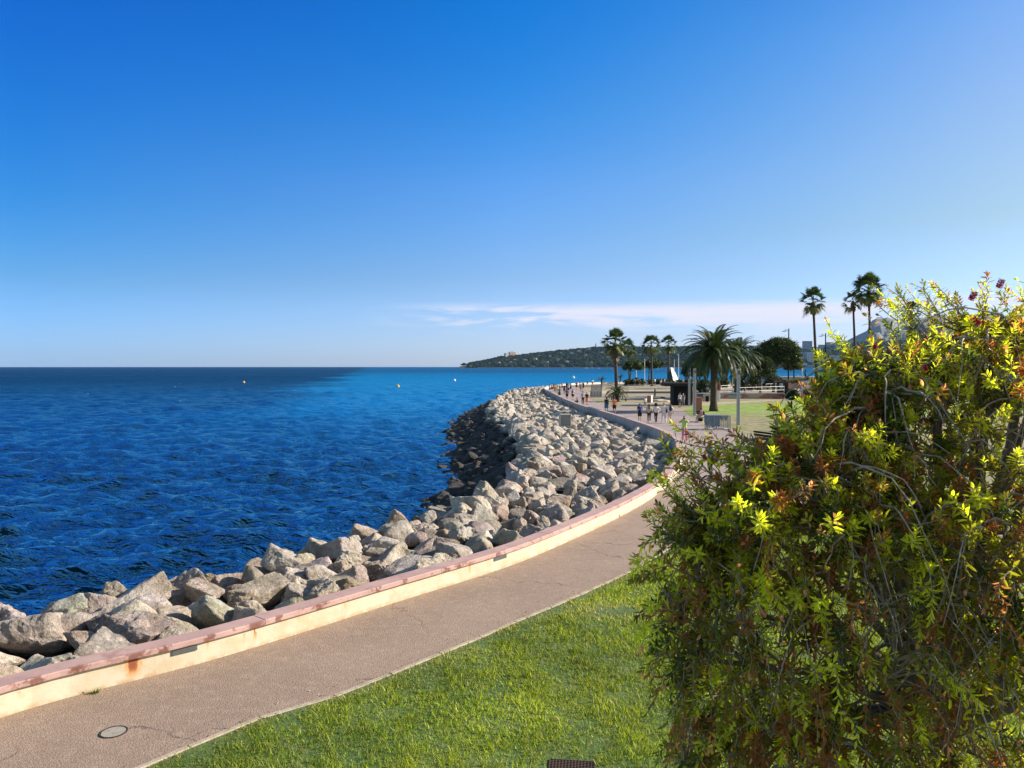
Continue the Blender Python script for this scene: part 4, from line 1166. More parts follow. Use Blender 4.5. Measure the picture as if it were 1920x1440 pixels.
# ledges, fences, walls of the plaza
def box_thing(name, px0, px1, py, hpx, dp, mat, label, cat, part='body', cap=None, lab2=None):
    a, b_ = P(px0, py), P(px1, py); c_ = (a + b_) / 2; d = c_.y; h = hpx / F * d
    t = empty(name, c_, 0, label, cat)
    m = MB(); m.box((0, dp / 2, h / 2 - .05), (b_.x - a.x, dp, h + .1), bevel=.015); m.build(part, mat, t)
    m = MB(); m.box((0, dp / 2, h + .03), (b_.x - a.x + .06, dp + .06, .06)); m.build('coping', cap or mat, t)
    return t, c_, h, b_.x - a.x
mgraf, nt, b = newmat('painted_wall')
pos = nt.nodes.new('ShaderNodeTexCoord').outputs['Object']
cellv = N(nt, 'ShaderNodeTexVoronoi', {'Vector': N(nt, 'ShaderNodeMapping', {'Vector': pos, 'Scale': (.35, 1, .8)}).outputs[0], 'Scale': 1.6})
cr = nt.nodes.new('ShaderNodeValToRGB'); cr.color_ramp.interpolation = 'CONSTANT'
for i, (p_, c_) in enumerate(((0, (.46, .36, .25)), (.35, (.38, .13, .09)), (.6, (.50, .36, .26)), (.78, (.06, .23, .26)), (.88, (.6, .56, .5)))):
    e = cr.color_ramp.elements[i] if i < 2 else cr.color_ramp.elements.new(p_)
    e.position = p_; e.color = (*c_, 1)
nt.links.new(cellv.outputs['Color'], cr.inputs[0])
setb(nt, b, Base_Color=MIX(nt, SM(nt, NOISE(nt, pos, 3, 4), .45, .6, 0, .5), cr.outputs[0], (.42, .34, .26)), Roughness=.8)
box_thing('low_wall', 1352, 1470, 747.5, 10, .4, mgraf, 'low wall painted with red and teal patches behind the second date palm', 'wall', cap=m_wh)
box_thing('low_wall', 1165, 1262, 737.5, 3.5, .9, M_('ledge_dark', (.20, .20, .22), .8), 'long low dark step with pale top left of the black kiosk', 'step', cap=M_('ledge_pale', (.68, .58, .44), .8))
box_thing('low_wall', 1304, 1334, 752, 14, .6, M_('counter_cream', (.56, .47, .35), .8), 'cream counter wall with dark openings behind the terracotta box', 'wall', cap=m_wh)
b0 = P(1312, 752.5); t = empty('picture_frame', b0, 0, 'dark framed panel leaning on the cream counter wall', 'panel'); m = MB(); m.box((0, -.1, .75), (.9, .05, .6), bevel=.01); m.build('panel', M_('panel_blue', (.10, .13, .15), .4), t)
m = MB()
for z in (.43, 1.07): m.box((0, -.13, z), (1.0, .05, .06))
m.build('frame', mdk, t)
b0 = P(1326, 753); t = empty('bin', b0, 0, 'small dark bin in front of the cream counter wall', 'bin'); m = MB(); m.box((0, 0, .4), (.4, .4, .8), bevel=.03); m.build('body', mdk, t); m = MB(); m.box((0, 0, .83), (.44, .44, .06), bevel=.02); m.build('lid', m_gal, t)
b0 = P(1346.5, 751); t = empty('sign_box', b0, 0, 'narrow red and white sign board beside the large date palm trunk', 'sign')
m = MB(); m.box((0, 0, .75), (.40, .12, 1.5), bevel=.01); m.build('stand', m_wh, t); m = MB(); m.box((.03, -.03, 2.0), (.62, .1, 1.05), bevel=.01); m.build('board', M_('sign_red', (.50, .13, .08), .6), t); m = MB(); m.box((-.04, -.085, 2.0), (.36, .01, .8)); m.build('picture', M_('sign_dark', (.10, .05, .05), .6), t)

def railing(name, pts, hpx, label, mat, np_=8, rails=(1.0, .55), r=.035, z0=0.0, group=None):
    P0 = [P(*q) for q in pts]; c_ = P0[0]; h = hpx / F * c_.y
    t = empty(name, c_, 0, label, 'railing', group)
    tot = [P0[0].lerp(P0[1], k / (np_ - 1)) - c_ for k in range(np_)]
    for q in tot:
        m = MB(); m.tube([q + Vector((0, 0, -.05)), q + Vector((0, 0, h + z0))], r, 6); m.build('post', mat, t)
    for rz_ in rails:
        m = MB(); m.tube([tot[0] + Vector((0, 0, h * rz_ + z0)), tot[-1] + Vector((0, 0, h * rz_ + z0))], r, 6); m.build('rail', mat, t)
mrl = M_('rail_white', (.62, .61, .57), .5)
railing('railing', ((1350, 744), (1470, 739)), 16, 'white tube railing above the painted low wall', mrl, 9)
railing('railing', ((1436, 732), (1472, 730)), 12, 'short white railing next to the wooden hut', mrl, 5)
railing('railing', ((1352, 729), (1440, 726)), 6, 'farther low railing under the trees, behind the seated people', mrl, 8, (1.0,), .05)
railing('railing', ((1176, 731), (1262, 730)), 9, 'thin grey railing in front of the dark hedge', m_gal, 7)
# seats / white surfboards stacked on the painted wall
# wooden hut
b0 = P(1468, 737); t = empty('wooden_hut', b0, -.2, 'small dark wooden hut with a gabled roof and a pale poster', 'hut')
mwd = M_('dark_wood', (.055, .035, .025), .8, (.03, .02, .015), 3, .4, stretch=(4, 4, .5))
m = MB(); m.box((0, .9, 1.0), (1.9, 1.8, 2.0)); m.build('cabin', mwd, t)
m = MB()
for sg in (-1, 1): m.box((sg * .68, .9, 2.22), (1.55, 2.3, .07), ry=sg * .38)
m.build('roof', mwd, t)
m = MB(); m.box((-.3, -.02, 1.35), (.62, .03, 1.0)); m.build('poster', M_('poster_pale', (.45, .55, .66), .5), t)
m = MB(); m.box((.6, -.01, 1.0), (.5, .03, 1.3)); m.build('hatch', M_('hatch', (.02, .015, .012), .8), t)
# hoarding: white panels on posts
b0 = P(1502, 746); b1 = P(1740, 746); t = empty('hoarding', b0, 0, 'long white panel hoarding behind the crooked tree and the tall palm', 'hoarding')
mho = M_('hoarding_white', (.60, .62, .68), .6, (.52, .54, .60), .6)
L_ = b1.x - b0.x; nP = 12
m = MB(); m.box((0, 0, 0), (L_ / nP - .03, .06, 1.30), bevel=.01); pm = m.mesh('panel', mho)
for k in range(nP):
    for j in range(2): link('panel', pm, None, t, (L_ * (k + .5) / nP, 0, .68 + j * 1.33))
m = MB()
for k in range(nP + 1): m.box((L_ * k / nP, .08, 1.4), (.07, .08, 2.85))
m.box((L_ / 2, 0, 2.72), (L_, .14, .07)); m.build('frame', M_('hoarding_frame', (.40, .42, .46), .6), t)
b0 = P(1487, 744); t = empty('sign_box', b0, 0, 'dull pink board half hidden behind the crooked tree', 'sign')
m = MB(); m.box((.3, 1.5, 1.7), (1.1, .1, 1.2), bevel=.01); m.build('board', m_pinkp, t)
m = MB(); m.box((-.2, 1.55, 1.0), (.08, .08, 2.2)); m.box((.8, 1.55, 1.0), (.08, .08, 2.2)); m.build('stand', mdk, t)
# flat-roofed low building and far quay behind it
b0 = Vector((X(1490, 175), 175, 0)); t = empty('flat_building', b0, 0, 'low flat-roofed pale building between the hut and the bay', 'building')
m = MB(); m.box((3.2, 2, 1.25), (15, 4, 2.5)); m.build('wall', M_('bld_grey', (.42, .40, .36), .8, scale=.5), t)
m = MB(); m.box((3.2, 2, 2.58), (15.6, 4.6, .16)); m.build('roof', M_('bld_roof', (.50, .44, .36), .8), t)
for k in range(4): m = MB(); m.box((-2.5 + k * 3.6, -.02, 1.5), (1.2, .04, .9)); m.build('window', M_('bld_glass', (.05, .06, .08), .2), t)
b0 = Vector((X(1504, 150), 150, 0)); t = empty('white_column', b0, 0, 'slim white column standing above the flat building', 'column')
m = MB(); m.tube([(0, 0, 0), (0, 0, 4.5)], [.13, .13], 12); m.build('shaft', m_wh, t); m = MB(); m.tube([(0, 0, 4.5), (0, 0, 4.6)], [.17, .17], 12); m.build('cap', m_wh, t)
b0 = Vector((X(1509.5, 150), 150, 0)); t = empty('statue', b0, .3, 'thin dark statue on a plinth beside the white column', 'statue')
m = MB(); m.tube([(0, 0, 2.7), (.12, 0, 3.2), (-.05, 0, 3.7), (.08, 0, 4.15)], [.10, .16, .14, .08], 8); m.tube([(0, 0, 3.7), (.3, 0, 4.1), (.15, 0, 4.5)], [.05, .04, .03], 6); m.ell((.1, 0, 4.25), .12)
m.build('figure', mdk, t, smooth=True)
m = MB(); m.box((0, 0, 1.35), (.5, .5, 2.7), bevel=.03); m.build('plinth', M_('plinth', (.4, .37, .32), .8), t)
# sail shelter (dark glass-like side, white canvas side)
b0 = P(1262, 720); d = b0.y
def q3(px, py, dy=0): dd = d + dy; return Vector((X(px, dd) - b0.x, dy, H - (py - 687) / F * dd))
t = empty('sail_shelter', b0, 0, 'tall pyramid shelter with a dark side and a white canvas side', 'shelter')
m = MB(); A, B_, C_, D_ = q3(1257, 689, 2), q3(1247, 722, -1), q3(1264, 722, -2), q3(1262, 722, 6)
m.add([A, B_, C_, D_], [(0, 1, 2), (0, 3, 1), (1, 3, 2)]); m.build('dark_side', M_('dark_panel', (.05, .075, .08), .4), t)
m = MB(); E_ = q3(1277, 722, 2); A2 = A + Vector((.05, -.04, 0)); C2 = C_ + Vector((.05, -.04, 0)); A3 = q3(1262, 689.5, 2.4)
m.add([A2, C2, E_, A3, A2 + Vector((.02, .12, 0)), C2 + Vector((.02, .12, 0)), E_ + Vector((0, .12, 0)), A3 + Vector((0, .12, 0))], [(0, 1, 2, 3), (7, 6, 5, 4), (0, 4, 5, 1), (1, 5, 6, 2), (2, 6, 7, 3), (3, 7, 4, 0)])
m.build('white_canvas', M_('white_canvas', (.82, .80, .76), .7), t)
# slim white poles / flag masts in the far plaza
for px, top, bot, lb in ((1208.5, 673, 722, 'slim white pole with a lamp left of the upright fan palm'), (1264, 674, 720, 'slim white pole rising beside the sail shelter'), (1272, 665, 722, 'taller thin pole right of the sail shelter'), (1193, 688, 722, 'short yellowish post beside the small umbrella pine')):
    b0 = P(px, bot); h = H - (top - 687) / F * b0.y
    t = empty('pole', b0, 0, lb, 'pole'); m = MB(); m.tube([(0, 0, 0), (0, 0, h)], [.10, .08], 8); m.build('shaft', m_wh, t); m = MB(); m.box((.15, 0, h - .4), (.35, .1, .15), bevel=.02); m.build('fitting', M_('fitting', (.3, .3, .3), .5), t)
# sand pile with a tyre, kayak-like beam
b0 = P(1236, 753); t = empty('sand_heap', b0, -.1, 'low heap of pale sand on the plaza near the black kiosk', 'sand heap')
V, Fa = ICO[4]; V = V.copy(); V = V * (1 + .12 * np.sin(V[:, :1] * 7) * np.cos(V[:, 1:2] * 5)) * np.array([1.5, .6, .34]); V[:, 2] = np.where(V[:, 2] < 0, V[:, 2] * .2, V[:, 2])
link('heap', npmesh('heap', V, Fa, smooth=True, mats=[M_('pale_sand', (.66, .54, .36), .95, scale=2, bump=.5)]), None, t)
b0 = P(1243, 751); m = MB(); n = 16
for i in range(n):
    a, b_ = 2 * math.pi * i / n, 2 * math.pi * (i + 1) / n
    m.tube([(.28 * math.cos(a), .28 * math.sin(a), .42), (.28 * math.cos(b_), .28 * math.sin(b_), .42)], .09, 6)
t = m.build('tyre', mdk, None, b0); tag(t, 'black tyre lying on the pale sand heap', 'tyre')
# people's football goal-like ball on the far sea etc. are buoys
mby = M_('buoy_yellow', (.75, .42, .04), .5); mbw = M_('buoy_white', (.8, .72, .55), .5)
for px, py, r, mt, lb in ((457, 718, .6, mby, 'yellow buoy floating far left on the dark sea'), (746, 726, .65, mby, 'yellow buoy floating on the turquoise water'), (852, 714.5, .75, mbw, 'pale buoy on the water left of the breakwater tip'), (1075, 709.5, 1.0, mbw, 'round cream buoy on the bay beyond the walkers')):
    b0 = P(px, py, SEA); t = empty('buoy', b0, 0, lb, 'buoy', 'buoys on the sea')
    m = MB(); m.ell((0, 0, r * .45), r, 16, 10); m.build('float', mt, t, smooth=True)
    m = MB(); m.tube([(0, 0, r * 1.3), (0, 0, r * 1.9)], [r * .2, r * .1], 8); m.build('top_mark', mt, t)
# quay across the bay entrance
b0 = Vector((X(1465, 300), 300, 0))
t = empty('quay_wall', b0, 0, 'grey low quay wall in front of the bay', 'wall')
m = MB(); m.box((0, 0, .2), (22, 4, 1.3), bevel=.05); m.build('body', M_('quay_grey', (.36, .36, .34), .9, scale=.3), t)
m = MB(); m.box((6.2, -1, 1.3), (.5, .5, 1.0)); m.build('bollard', m_wh, t)

# ------------------------------------------------------------------ people
PIECES = {}
def remesh(m, name, vox, smooth=6):
    me = m.mesh(name, []) if False else None
    me = bpy.data.meshes.new(name); me.from_pydata(m.v, [], m.f); me.update()
    o = bpy.data.objects.new('tmp', me); COL.objects.link(o)
    md = o.modifiers.new('r', 'REMESH'); md.mode = 'VOXEL'; md.voxel_size = vox
    ms = o.modifiers.new('s', 'SMOOTH'); ms.iterations = smooth; ms.factor = .5
    dg = bpy.context.evaluated_depsgraph_get()
    out = bpy.data.meshes.new_from_object(o.evaluated_get(dg)); out.name = name
    COL.objects.unlink(o); bpy.data.objects.remove(o); bpy.data.meshes.remove(me)
    out.polygons.foreach_set('use_smooth', [True] * len(out.polygons))
    return out
def limb(m, p0, p1, r0, r1, n=10):
    p0, p1 = Vector(p0), Vector(p1); d_ = (p1 - p0).normalized()
    pts, rad = [], []
    for k in range(4):
        a = math.pi / 2 * (1 - k / 3.0) * .98; pts.append(p0 - d_ * r0 * math.sin(a)); rad.append(r0 * max(math.cos(a), .05))
    pts.append(p0.lerp(p1, .5)); rad.append((r0 + r1) / 2 * 1.03)
    for k in range(4):
        a = math.pi / 2 * (k / 3.0) * .98; pts.append(p1 + d_ * r1 * math.sin(a)); rad.append(r1 * max(math.cos(a), .05))
    m.tube(pts, rad, n)
def torso_rings(m, rings, n=16):
    vs = []
    for (c, rx, ry) in rings:
        for k in range(n):
            a = 2 * math.pi * k / n; ca, sa = math.cos(a), math.sin(a)
            vs.append((c[0] + rx * abs(ca) ** .85 * (1 if ca > 0 else -1), c[1] + ry * abs(sa) ** .85 * (1 if sa > 0 else -1), c[2]))
    fs = [tuple(range(n - 1, -1, -1)), tuple(range((len(rings) - 1) * n, len(rings) * n))]
    for i in range(len(rings) - 1):
        for k in range(n):
            j = (k + 1) % n; fs.append((i * n + k, i * n + j, (i + 1) * n + j, (i + 1) * n + k))
    m.add(vs, fs)
def pose(kind):
    J = dict(hip=Vector((0, 0, .93)), neck=Vector((0, 0, 1.46)), head=Vector((0, .015, 1.60)),
             kL=(-.10, .02, .50), aL=(-.10, 0, .09), kR=(.10, .02, .50), aR=(.10, 0, .09), eL=(-.25, -.02, 1.15), wL=(-.26, .06, .90), eR=(.25, -.02, 1.15), wR=(.26, .06, .90))
    if kind == 'walk_a': J.update(kL=(-.09, .17, .52), aL=(-.085, .26, .11), kR=(.09, -.02, .49), aR=(.085, -.30, .16), eL=(-.24, -.12, 1.17), wL=(-.24, -.10, .92), eR=(.24, .06, 1.16), wR=(.22, .24, .98))
    if kind == 'walk_b': J.update(kR=(.09, .15, .52), aR=(.085, .20, .10), kL=(-.09, .02, .49), aL=(-.085, -.22, .13), eR=(.25, -.09, 1.16), wR=(.26, -.05, .91), eL=(-.24, .05, 1.16), wL=(-.23, .20, .96))
    if kind == 'shoot': J.update(kL=(-.12, .03, .50), aL=(-.14, 0, .09), eL=(-.30, .16, 1.27), wL=(-.08, .27, 1.52), eR=(.31, .16, 1.28), wR=(.08, .27, 1.53))
    if kind == 'sit': J.update(hip=Vector((0, 0, .52)), neck=Vector((0, .05, 1.04)), head=Vector((0, .09, 1.18)), kL=(-.11, .42, .50), aL=(-.12, .46, .09), kR=(.11, .42, .50), aR=(.12, .52, .09), eL=(-.24, .10, .74), wL=(-.14, .32, .62), eR=(.24, .10, .74), wR=(.14, .32, .62))
    if kind == 'crouch': J.update(hip=Vector((0, 0, .16)), neck=Vector((0, .05, .68)), head=Vector((0, .09, .82)), kL=(-.13, .40, .46), aL=(-.12, .62, .09), kR=(.13, .40, .46), aR=(.12, .66, .09), eL=(-.25, .12, .42), wL=(-.16, .36, .42), eR=(.25, .12, .42), wR=(.16, .36, .42))
    return {k: Vector(v) for k, v in J.items()}
def pieces(kind):
    if kind in PIECES: return PIECES[kind]
    J = pose(kind); hp, nk, hd = J['hip'], J['neck'], J['head']; up = (nk - hp); D = {}
    def T(f, rx, ry, g=0.0): c = hp + up * f; return (c, rx + g, ry + g)
    def arms(m, g=0, part=1.0):
        for s, sg in (('L', -1), ('R', 1)):
            sh = nk + Vector((sg * .165, 0, -.05)); e, wv = J['e' + s], J['w' + s]
            if part >= 1:
                limb(m, sh, e, .050 + g, .040 + g); limb(m, e, wv, .040 + g, .027 + g)
            else: limb(m, sh, sh.lerp(e, part), .052 + g, .050 + g)
    def legs(m, g=0, part=2.0):
        for s, sg in (('L', -1), ('R', 1)):
            h_ = hp + Vector((sg * .09, 0, -.03)); k_, a_ = J['k' + s], J['a' + s]
            if part <= 1: limb(m, h_, h_.lerp(k_, part), .088 + g, .085 - .02 * part + g)
            else:
                limb(m, h_, k_, .088 + g, .055 + g); limb(m, k_, k_.lerp(a_, min(1, part - 1)), .055 + g, .055 - .02 * (part - 1) + g)
    m = MB()
    torso_rings(m, [T(-.10, .12, .09), T(0, .155, .11), T(.18, .145, .10), T(.36, .13, .095), T(.62, .16, .11), T(.85, .175, .105), T(.96, .13, .08), T(1.02, .06, .05)])
    limb(m, nk - Vector((0, 0, .05)), hd - Vector((0, 0, .04)), .055, .05)
    m.ell(hd, (.074, .094, .112), 16, 12); m.ell(hd + Vector((0, .03, -.07)), (.052, .062, .05), 10, 8)
    m.ell(hd + Vector((0, .097, -.015)), (.014, .022, .022), 8, 6)
    for sg in (-1, 1): m.ell(hd + Vector((sg * .076, -.005, -.01)), (.012, .022, .032), 8, 6)
    arms(m); legs(m)
    for s, sg in (('L', -1), ('R', 1)):
        wv = J['w' + s]; e = J['e' + s]; dr = (wv - e).normalized(); sd_ = Vector((1, 0, 0)) if abs(dr.x) < .8 else Vector((0, 0, 1)); fw = sd_.cross(dr).normalized()
        pc = wv + dr * .05
        limb(m, wv, pc, .026, .030)
        for k, ln in enumerate((.07, .08, .075, .06)):
            b_ = pc + fw * (-.027 + .018 * k) + dr * .015; limb(m, b_, b_ + dr * ln * .6 + sd_ * -sg * .006, .0105, .0100, 6); limb(m, b_ + dr * ln * .6 + sd_ * -sg * .006, b_ + dr * ln - sd_ * sg * .022, .0100, .009, 6)
        limb(m, wv + dr * .02 + fw * .022, wv + dr * .07 + fw * .052, .012, .010, 6)
        a_ = J['a' + s]; limb(m, a_, a_ + Vector((0, -.03, -.045)), .036, .036); limb(m, a_ + Vector((0, -.02, -.05)), a_ + Vector((0, .15, -.065)), .036, .028)
    D['body'] = remesh(m, 'body', .0105, 3)
    g = .014
    m = MB(); torso_rings(m, [T(-.06, .165, .12), T(.1, .165, .12), T(.36, .15, .112), T(.62, .172, .122), T(.85, .188, .118), T(.97, .14, .09)]); arms(m, g, .5); D['shirt'] = remesh(m, 'shirt', .017, 3)
    m = MB(); torso_rings(m, [T(-.12, .15, .11), T(0, .172, .126), T(.12, .160, .118)]); legs(m, g + .012, .72); D['shorts'] = remesh(m, 'shorts', .017, 2)
    m = MB(); torso_rings(m, [T(-.12, .14, .10), T(0, .168, .122), T(.10, .158, .114)]); legs(m, g, 1.9); D['trousers'] = remesh(m, 'trousers', .017, 2)
    m = MB()
    if kind in ('sit', 'crouch'): torso_rings(m, [T(-.12, .15, .11), T(0, .172, .126), T(.12, .160, .118)]); legs(m, g + .03, .95)
    else: torso_rings(m, [(Vector((0, .02, .52)), .25, .22), (Vector((0, .01, .75)), .205, .165), T(.0, .175, .13), T(.14, .155, .115)], 20)
    D['skirt'] = remesh(m, 'skirt', .018, 2)
    m = MB(); m.ell(hd + Vector((0, -.018, .022)), (.086, .100, .106), 14, 10); D['hair_short'] = remesh(m, 'hair', .016, 2)
    m = MB(); m.ell(hd + Vector((0, -.018, .022)), (.088, .102, .108), 14, 10); limb(m, hd + Vector((0, -.05, 0)), hd + Vector((0, -.105, -.32)), .085, .055); D['hair_long'] = remesh(m, 'hair', .018, 2)
    m = MB(); m.ell(hd + Vector((0, -.03, .05)), (.175, .165, .165), 16, 12)
    for k in range(24):
        q = Vector((random.gauss(0, 1), random.gauss(0, 1), random.gauss(.2, 1))).normalized(); m.ell(hd + Vector((0, -.03, .05)) + q * .15, .04, 8, 6)
    D['hair_afro'] = remesh(m, 'hair', .018, 1)
    m = MB(); m.ell(hd + Vector((0, -.01, .05)), (.092, .105, .085), 14, 10); m.tube([hd + Vector((0, 0, .045)), hd + Vector((0, 0, .06))], [.19, .17], 18); D['hat'] = remesh(m, 'hat', .014, 1)
    m = MB(); c_ = hp + up * .62 + Vector((0, -.19, 0)); m.ell(c_, (.145, .085, .21), 14, 10); m.ell(c_ + Vector((0, -.06, -.07)), (.10, .05, .10), 12, 8)
    for sg in (-1, 1): m.tube([c_ + Vector((sg * .10, .05, .16)), nk + Vector((sg * .10, -.02, .03)), nk + Vector((sg * .11, .13, -.12)), hp + up * .5 + Vector((sg * .12, .13, 0))], .018, 6)
    D['backpack'] = remesh(m, 'backpack', .016, 2)
    m = MB(); c_ = hp + up * .12 + Vector((.19, -.08, 0)); m.ell(c_, (.07, .14, .14), 12, 10); m.tube([c_ + Vector((0, 0, .1)), hp + up * .6 + Vector((.1, -.13, 0)), nk + Vector((-.10, -.03, .02))], .016, 6)
    D['shoulder_bag'] = remesh(m, 'bag', .016, 2)
    m = MB()
    for s in 'LR':
        a_ = J['a' + s]; limb(m, a_ + Vector((0, -.03, -.04)), a_ + Vector((0, -.02, -.05)), .045, .045); limb(m, a_ + Vector((0, -.03, -.055)), a_ + Vector((0, .15, -.062)), .042, .036)
    D['shoes'] = remesh(m, 'shoes', .014, 2)
    m = MB(); m.box(((J['wL'] + J['wR']) / 2 + Vector((0, .05, .04))), (.16, .03, .08), bevel=.006); D['phone'] = m.mesh('phone', [], False)
    for v in D.values():
        if not len(v.materials): v.materials.append(None)
    PIECES[kind] = D
    return D
CM = {}
def cm(c, rough=.8):
    k = 'cloth_%d_%d_%d' % tuple(int(q * 100) for q in c)
    if k not in CM: CM[k] = M_(k, c, rough, tuple(q * .8 for q in c), 9, .2)
    return CM[k]
SKIN = [M_('skin_light', (.55, .33, .23), .6), M_('skin_tan', (.36, .19, .12), .6), M_('skin_dark', (.12, .065, .04), .6)]
W_, K_, NV, TL, OR, PK, GY, GR = (.78, .77, .76), (.02, .02, .025), (.02, .05, .16), (.03, .20, .26), (.75, .22, .06), (.62, .25, .30), (.24, .24, .26), (.03, .20, .13)
HB, HK, HY = (.05, .03, .02), (.015, .012, .01), (.55, .38, .18)
pidx = [0]
def person(px, py, kind, rz, label, top, bot, hair, skin=0, extra=(), scale=1.0, botkind='shorts', shoes=K_, group='people on the promenade', d=None, z=0.0):
    b0 = P(px, py) if d is None else Vector((X(px, d), d, 0)); b0.z = z
    t = empty('person', b0, rz, label, 'person', group); t.scale = (scale,) * 3
    D = pieces(kind)
    def put(nm, key, mat):
        o = bpy.data.objects.new(nm, D[key]); COL.objects.link(o); o.parent = t
        o.material_slots[0].link = 'OBJECT'; o.material_slots[0].material = mat
    put('body', 'body', SKIN[skin]); put('shirt', 'shirt', cm(top)); put(botkind, botkind, cm(bot)); put('shoes', 'shoes', cm(shoes))
    put('hair', 'hair_' + hair[0], cm(hair[1], .6))
    for nm, c_ in extra: put(nm, nm, cm(c_))
    pidx[0] += 1
S, Lg = 'short', 'long'
A_, B2, ST = 'walk_a', 'walk_b', 'stand'
person(1137, 773.5, A_, .1, 'person in a teal skirt and dark top walking away beside a man in orange', K_, TL, (S, HB), 0, (('shoulder_bag', GY),), .98, 'skirt')
person(1152, 776.5, ST, 0, 'man in an orange shirt and black shorts walking away', OR, K_, (S, HB), 0, (), 1.03)
person(1199.7, 791.5, ST, .05, 'person with a bright blue backpack and dark shorts, left of the group of five', K_, K_, (S, HK), 0, (('backpack', (.02, .08, .42)),), .98)
person(1217, 792.5, A_, -.15, 'long haired woman in a beige top and dark trousers carrying a black bag', (.50, .42, .32), K_, (Lg, HK), 1, (('shoulder_bag', K_),), .97, 'trousers', W_)
person(1230, 792, B2, 0, 'person with a big dark afro, white top and black leggings', W_, K_, ('afro', HK), 2, (('shoulder_bag', W_),), .97, 'trousers')
person(1245, 793.5, A_, .1, 'man in a white shirt and white trousers with a black sling bag', W_, (.66, .63, .60), (S, (.3, .25, .2)), 0, (('shoulder_bag', K_),), 1.06, 'trousers', W_)
person(1256.5, 793.5, B2, .05, 'woman with a black backpack and pale pink shorts, right end of the group of five', W_, (.70, .48, .45), (Lg, HB), 0, (('backpack', K_),), 1.0)
person(1210, 765, ST, .4, 'child in a white shirt next to the small terracotta box', W_, GY, (S, HB), 0, (), .78)
person(1228, 749.5, ST, 1.2, 'dark clothed person standing alone on the sandy plaza', K_, (.08, .08, .06), (S, HB), 1, (), 1.0)
person(1274.5, 763.5, ST, 2.2, 'person in a white shirt standing before the black kiosk', W_, (.10, .10, .10), (S, HB), 1, (('shoulder_bag', GY),), 1.03)
person(1281, 762, B2, 2.6, 'person in grey standing right beside the white shirt at the kiosk', GY, GY, (S, HY), 0, (), .94, 'trousers')
person(1283, 828.5, 'shoot', 2.9, 'woman in a lime green top and pink trousers holding a phone up to her face', (.38, .62, .14), (.60, .12, .34), (S, HB), 0, (('phone', K_),), 1.0, 'trousers', PK)
person(1316, 791.5, 'sit', 1.75, 'person in a pink and white shirt and dark hat sitting on the black bench', (.62, .40, .44), (.45, .42, .42), (S, HK), 0, (('hat', K_), ('backpack', (.55, .08, .16))), 1.0, z=-.03)
person(1333, 896, B2, .3, 'blond person with a teal top and dark bag near the bottlebrush tree', (.05, .22, .30), K_, (Lg, HY), 0, (('shoulder_bag', K_),), 1.0, 'trousers')
person(1083, 757, 'crouch', 1.3, 'person in black sitting on the ground beside the wall', K_, K_, (S, HB), 1, (), .9)
person(1093, 758.5, ST, .2, 'person in a pale lilac shirt and dark trousers bending over the seated one', (.42, .40, .50), K_, (S, HK), 0, (), 1.02, 'trousers')
person(1100.5, 759, ST, -.3, 'person in a black top with orange skirt near the wall', K_, (.75, .2, .08), (S, HB), 0, (), .95, 'skirt')
person(1063, 750.5, B2, 0, 'walker with a dark grey backpack and dark shorts, first of a pair', GY, K_, (S, HB), 0, (('backpack', (.05, .06, .09)),), 1.0)
person(1074, 750.5, A_, 0, 'walker in a white shirt with navy backpack and black shorts', W_, K_, (S, HB), 0, (('backpack', NV),), .98)
person(1049, 746.5, ST, .1, 'person in a green shirt and black skirt close to the wall', GR, K_, (S, HK), 0, (), .98, 'skirt')
person(1041, 740, B2, 0, 'person in a bright yellow shirt among the distant walkers', (.80, .42, .05), (.4, .35, .3), (S, HB), 0, (), 1.05)
person(1045.5, 741, A_, 0, 'person in a cream dress beside the yellow shirt', (.7, .65, .55), (.7, .65, .55), (S, HB), 0, (), .97, 'skirt')
person(1058, 738.5, B2, 0, 'distant walker in navy beside a pale lilac shirt', NV, NV, (S, HB), 0, (), 1.0)
person(1066, 737, A_, 0, 'distant walker in a pale lilac shirt', (.55, .55, .70), K_, (S, HY), 0, (), 1.0)
person(1063, 733.5, ST, 0, 'tall distant walker all in black', K_, K_, (S, HK), 1, (), 1.08, 'trousers')
person(1070, 734, B2, 0, 'distant walker in dark grey right of the lilac shirt', GY, K_, (S, HB), 0, (), .95)
person(1054, 732, A_, 0, 'distant walker in light grey left of the tall black figure', (.45, .45, .48), GY, (S, HB), 0, (), 1.0)
person(1081, 731, B2, .2, 'distant walker in a red shirt', (.55, .05, .10), K_, (S, HK), 0, (), 1.05)
person(1089.5, 734, ST, .2, 'distant woman in a long grey dress', GY, GY, (S, HB), 0, (), 1.0, 'skirt')
person(1093.5, 732.5, A_, .2, 'distant walker in black beside the grey dress', K_, K_, (S, HK), 1, (), 1.08)
person(1087, 731.5, A_, .2, 'distant walker in white left of the grey dress', W_, GY, (S, HB), 0, (), .95)
person(1031, 736.5, A_, 0, 'distant walker in a white and lilac shirt nearest the end of the wall', (.6, .6, .7), GY, (S, HB), 0, (), 1.0)
person(1034.5, 735, B2, 0, 'distant walker in pale blue behind the white and lilac shirt', (.4, .5, .62), K_, (S, HK), 0, (), 1.0)
person(1038, 734, B2, 0, 'distant walker in black at the far wall end', K_, K_, (S, HK), 0, (), 1.0)
person(1049.5, 733, B2, 0, 'distant walker in white just left of the light grey one', W_, K_, (S, HB), 0, (), .95)
person(1102, 722.5, 'sit', .3, 'person in blue sitting on the far parapet', (.04, .12, .35), NV, (S, HK), 0, (), 1.1, z=.0)
person(1111, 724, ST, .3, 'person in white standing at the far parapet', W_, (.5, .1, .1), (S, HK), 0, (), 1.05)
person(1239, 722, ST, .3, 'person in a dark red top under the distant pines', (.3, .03, .03), W_, (S, HK), 0, (), 1.25)
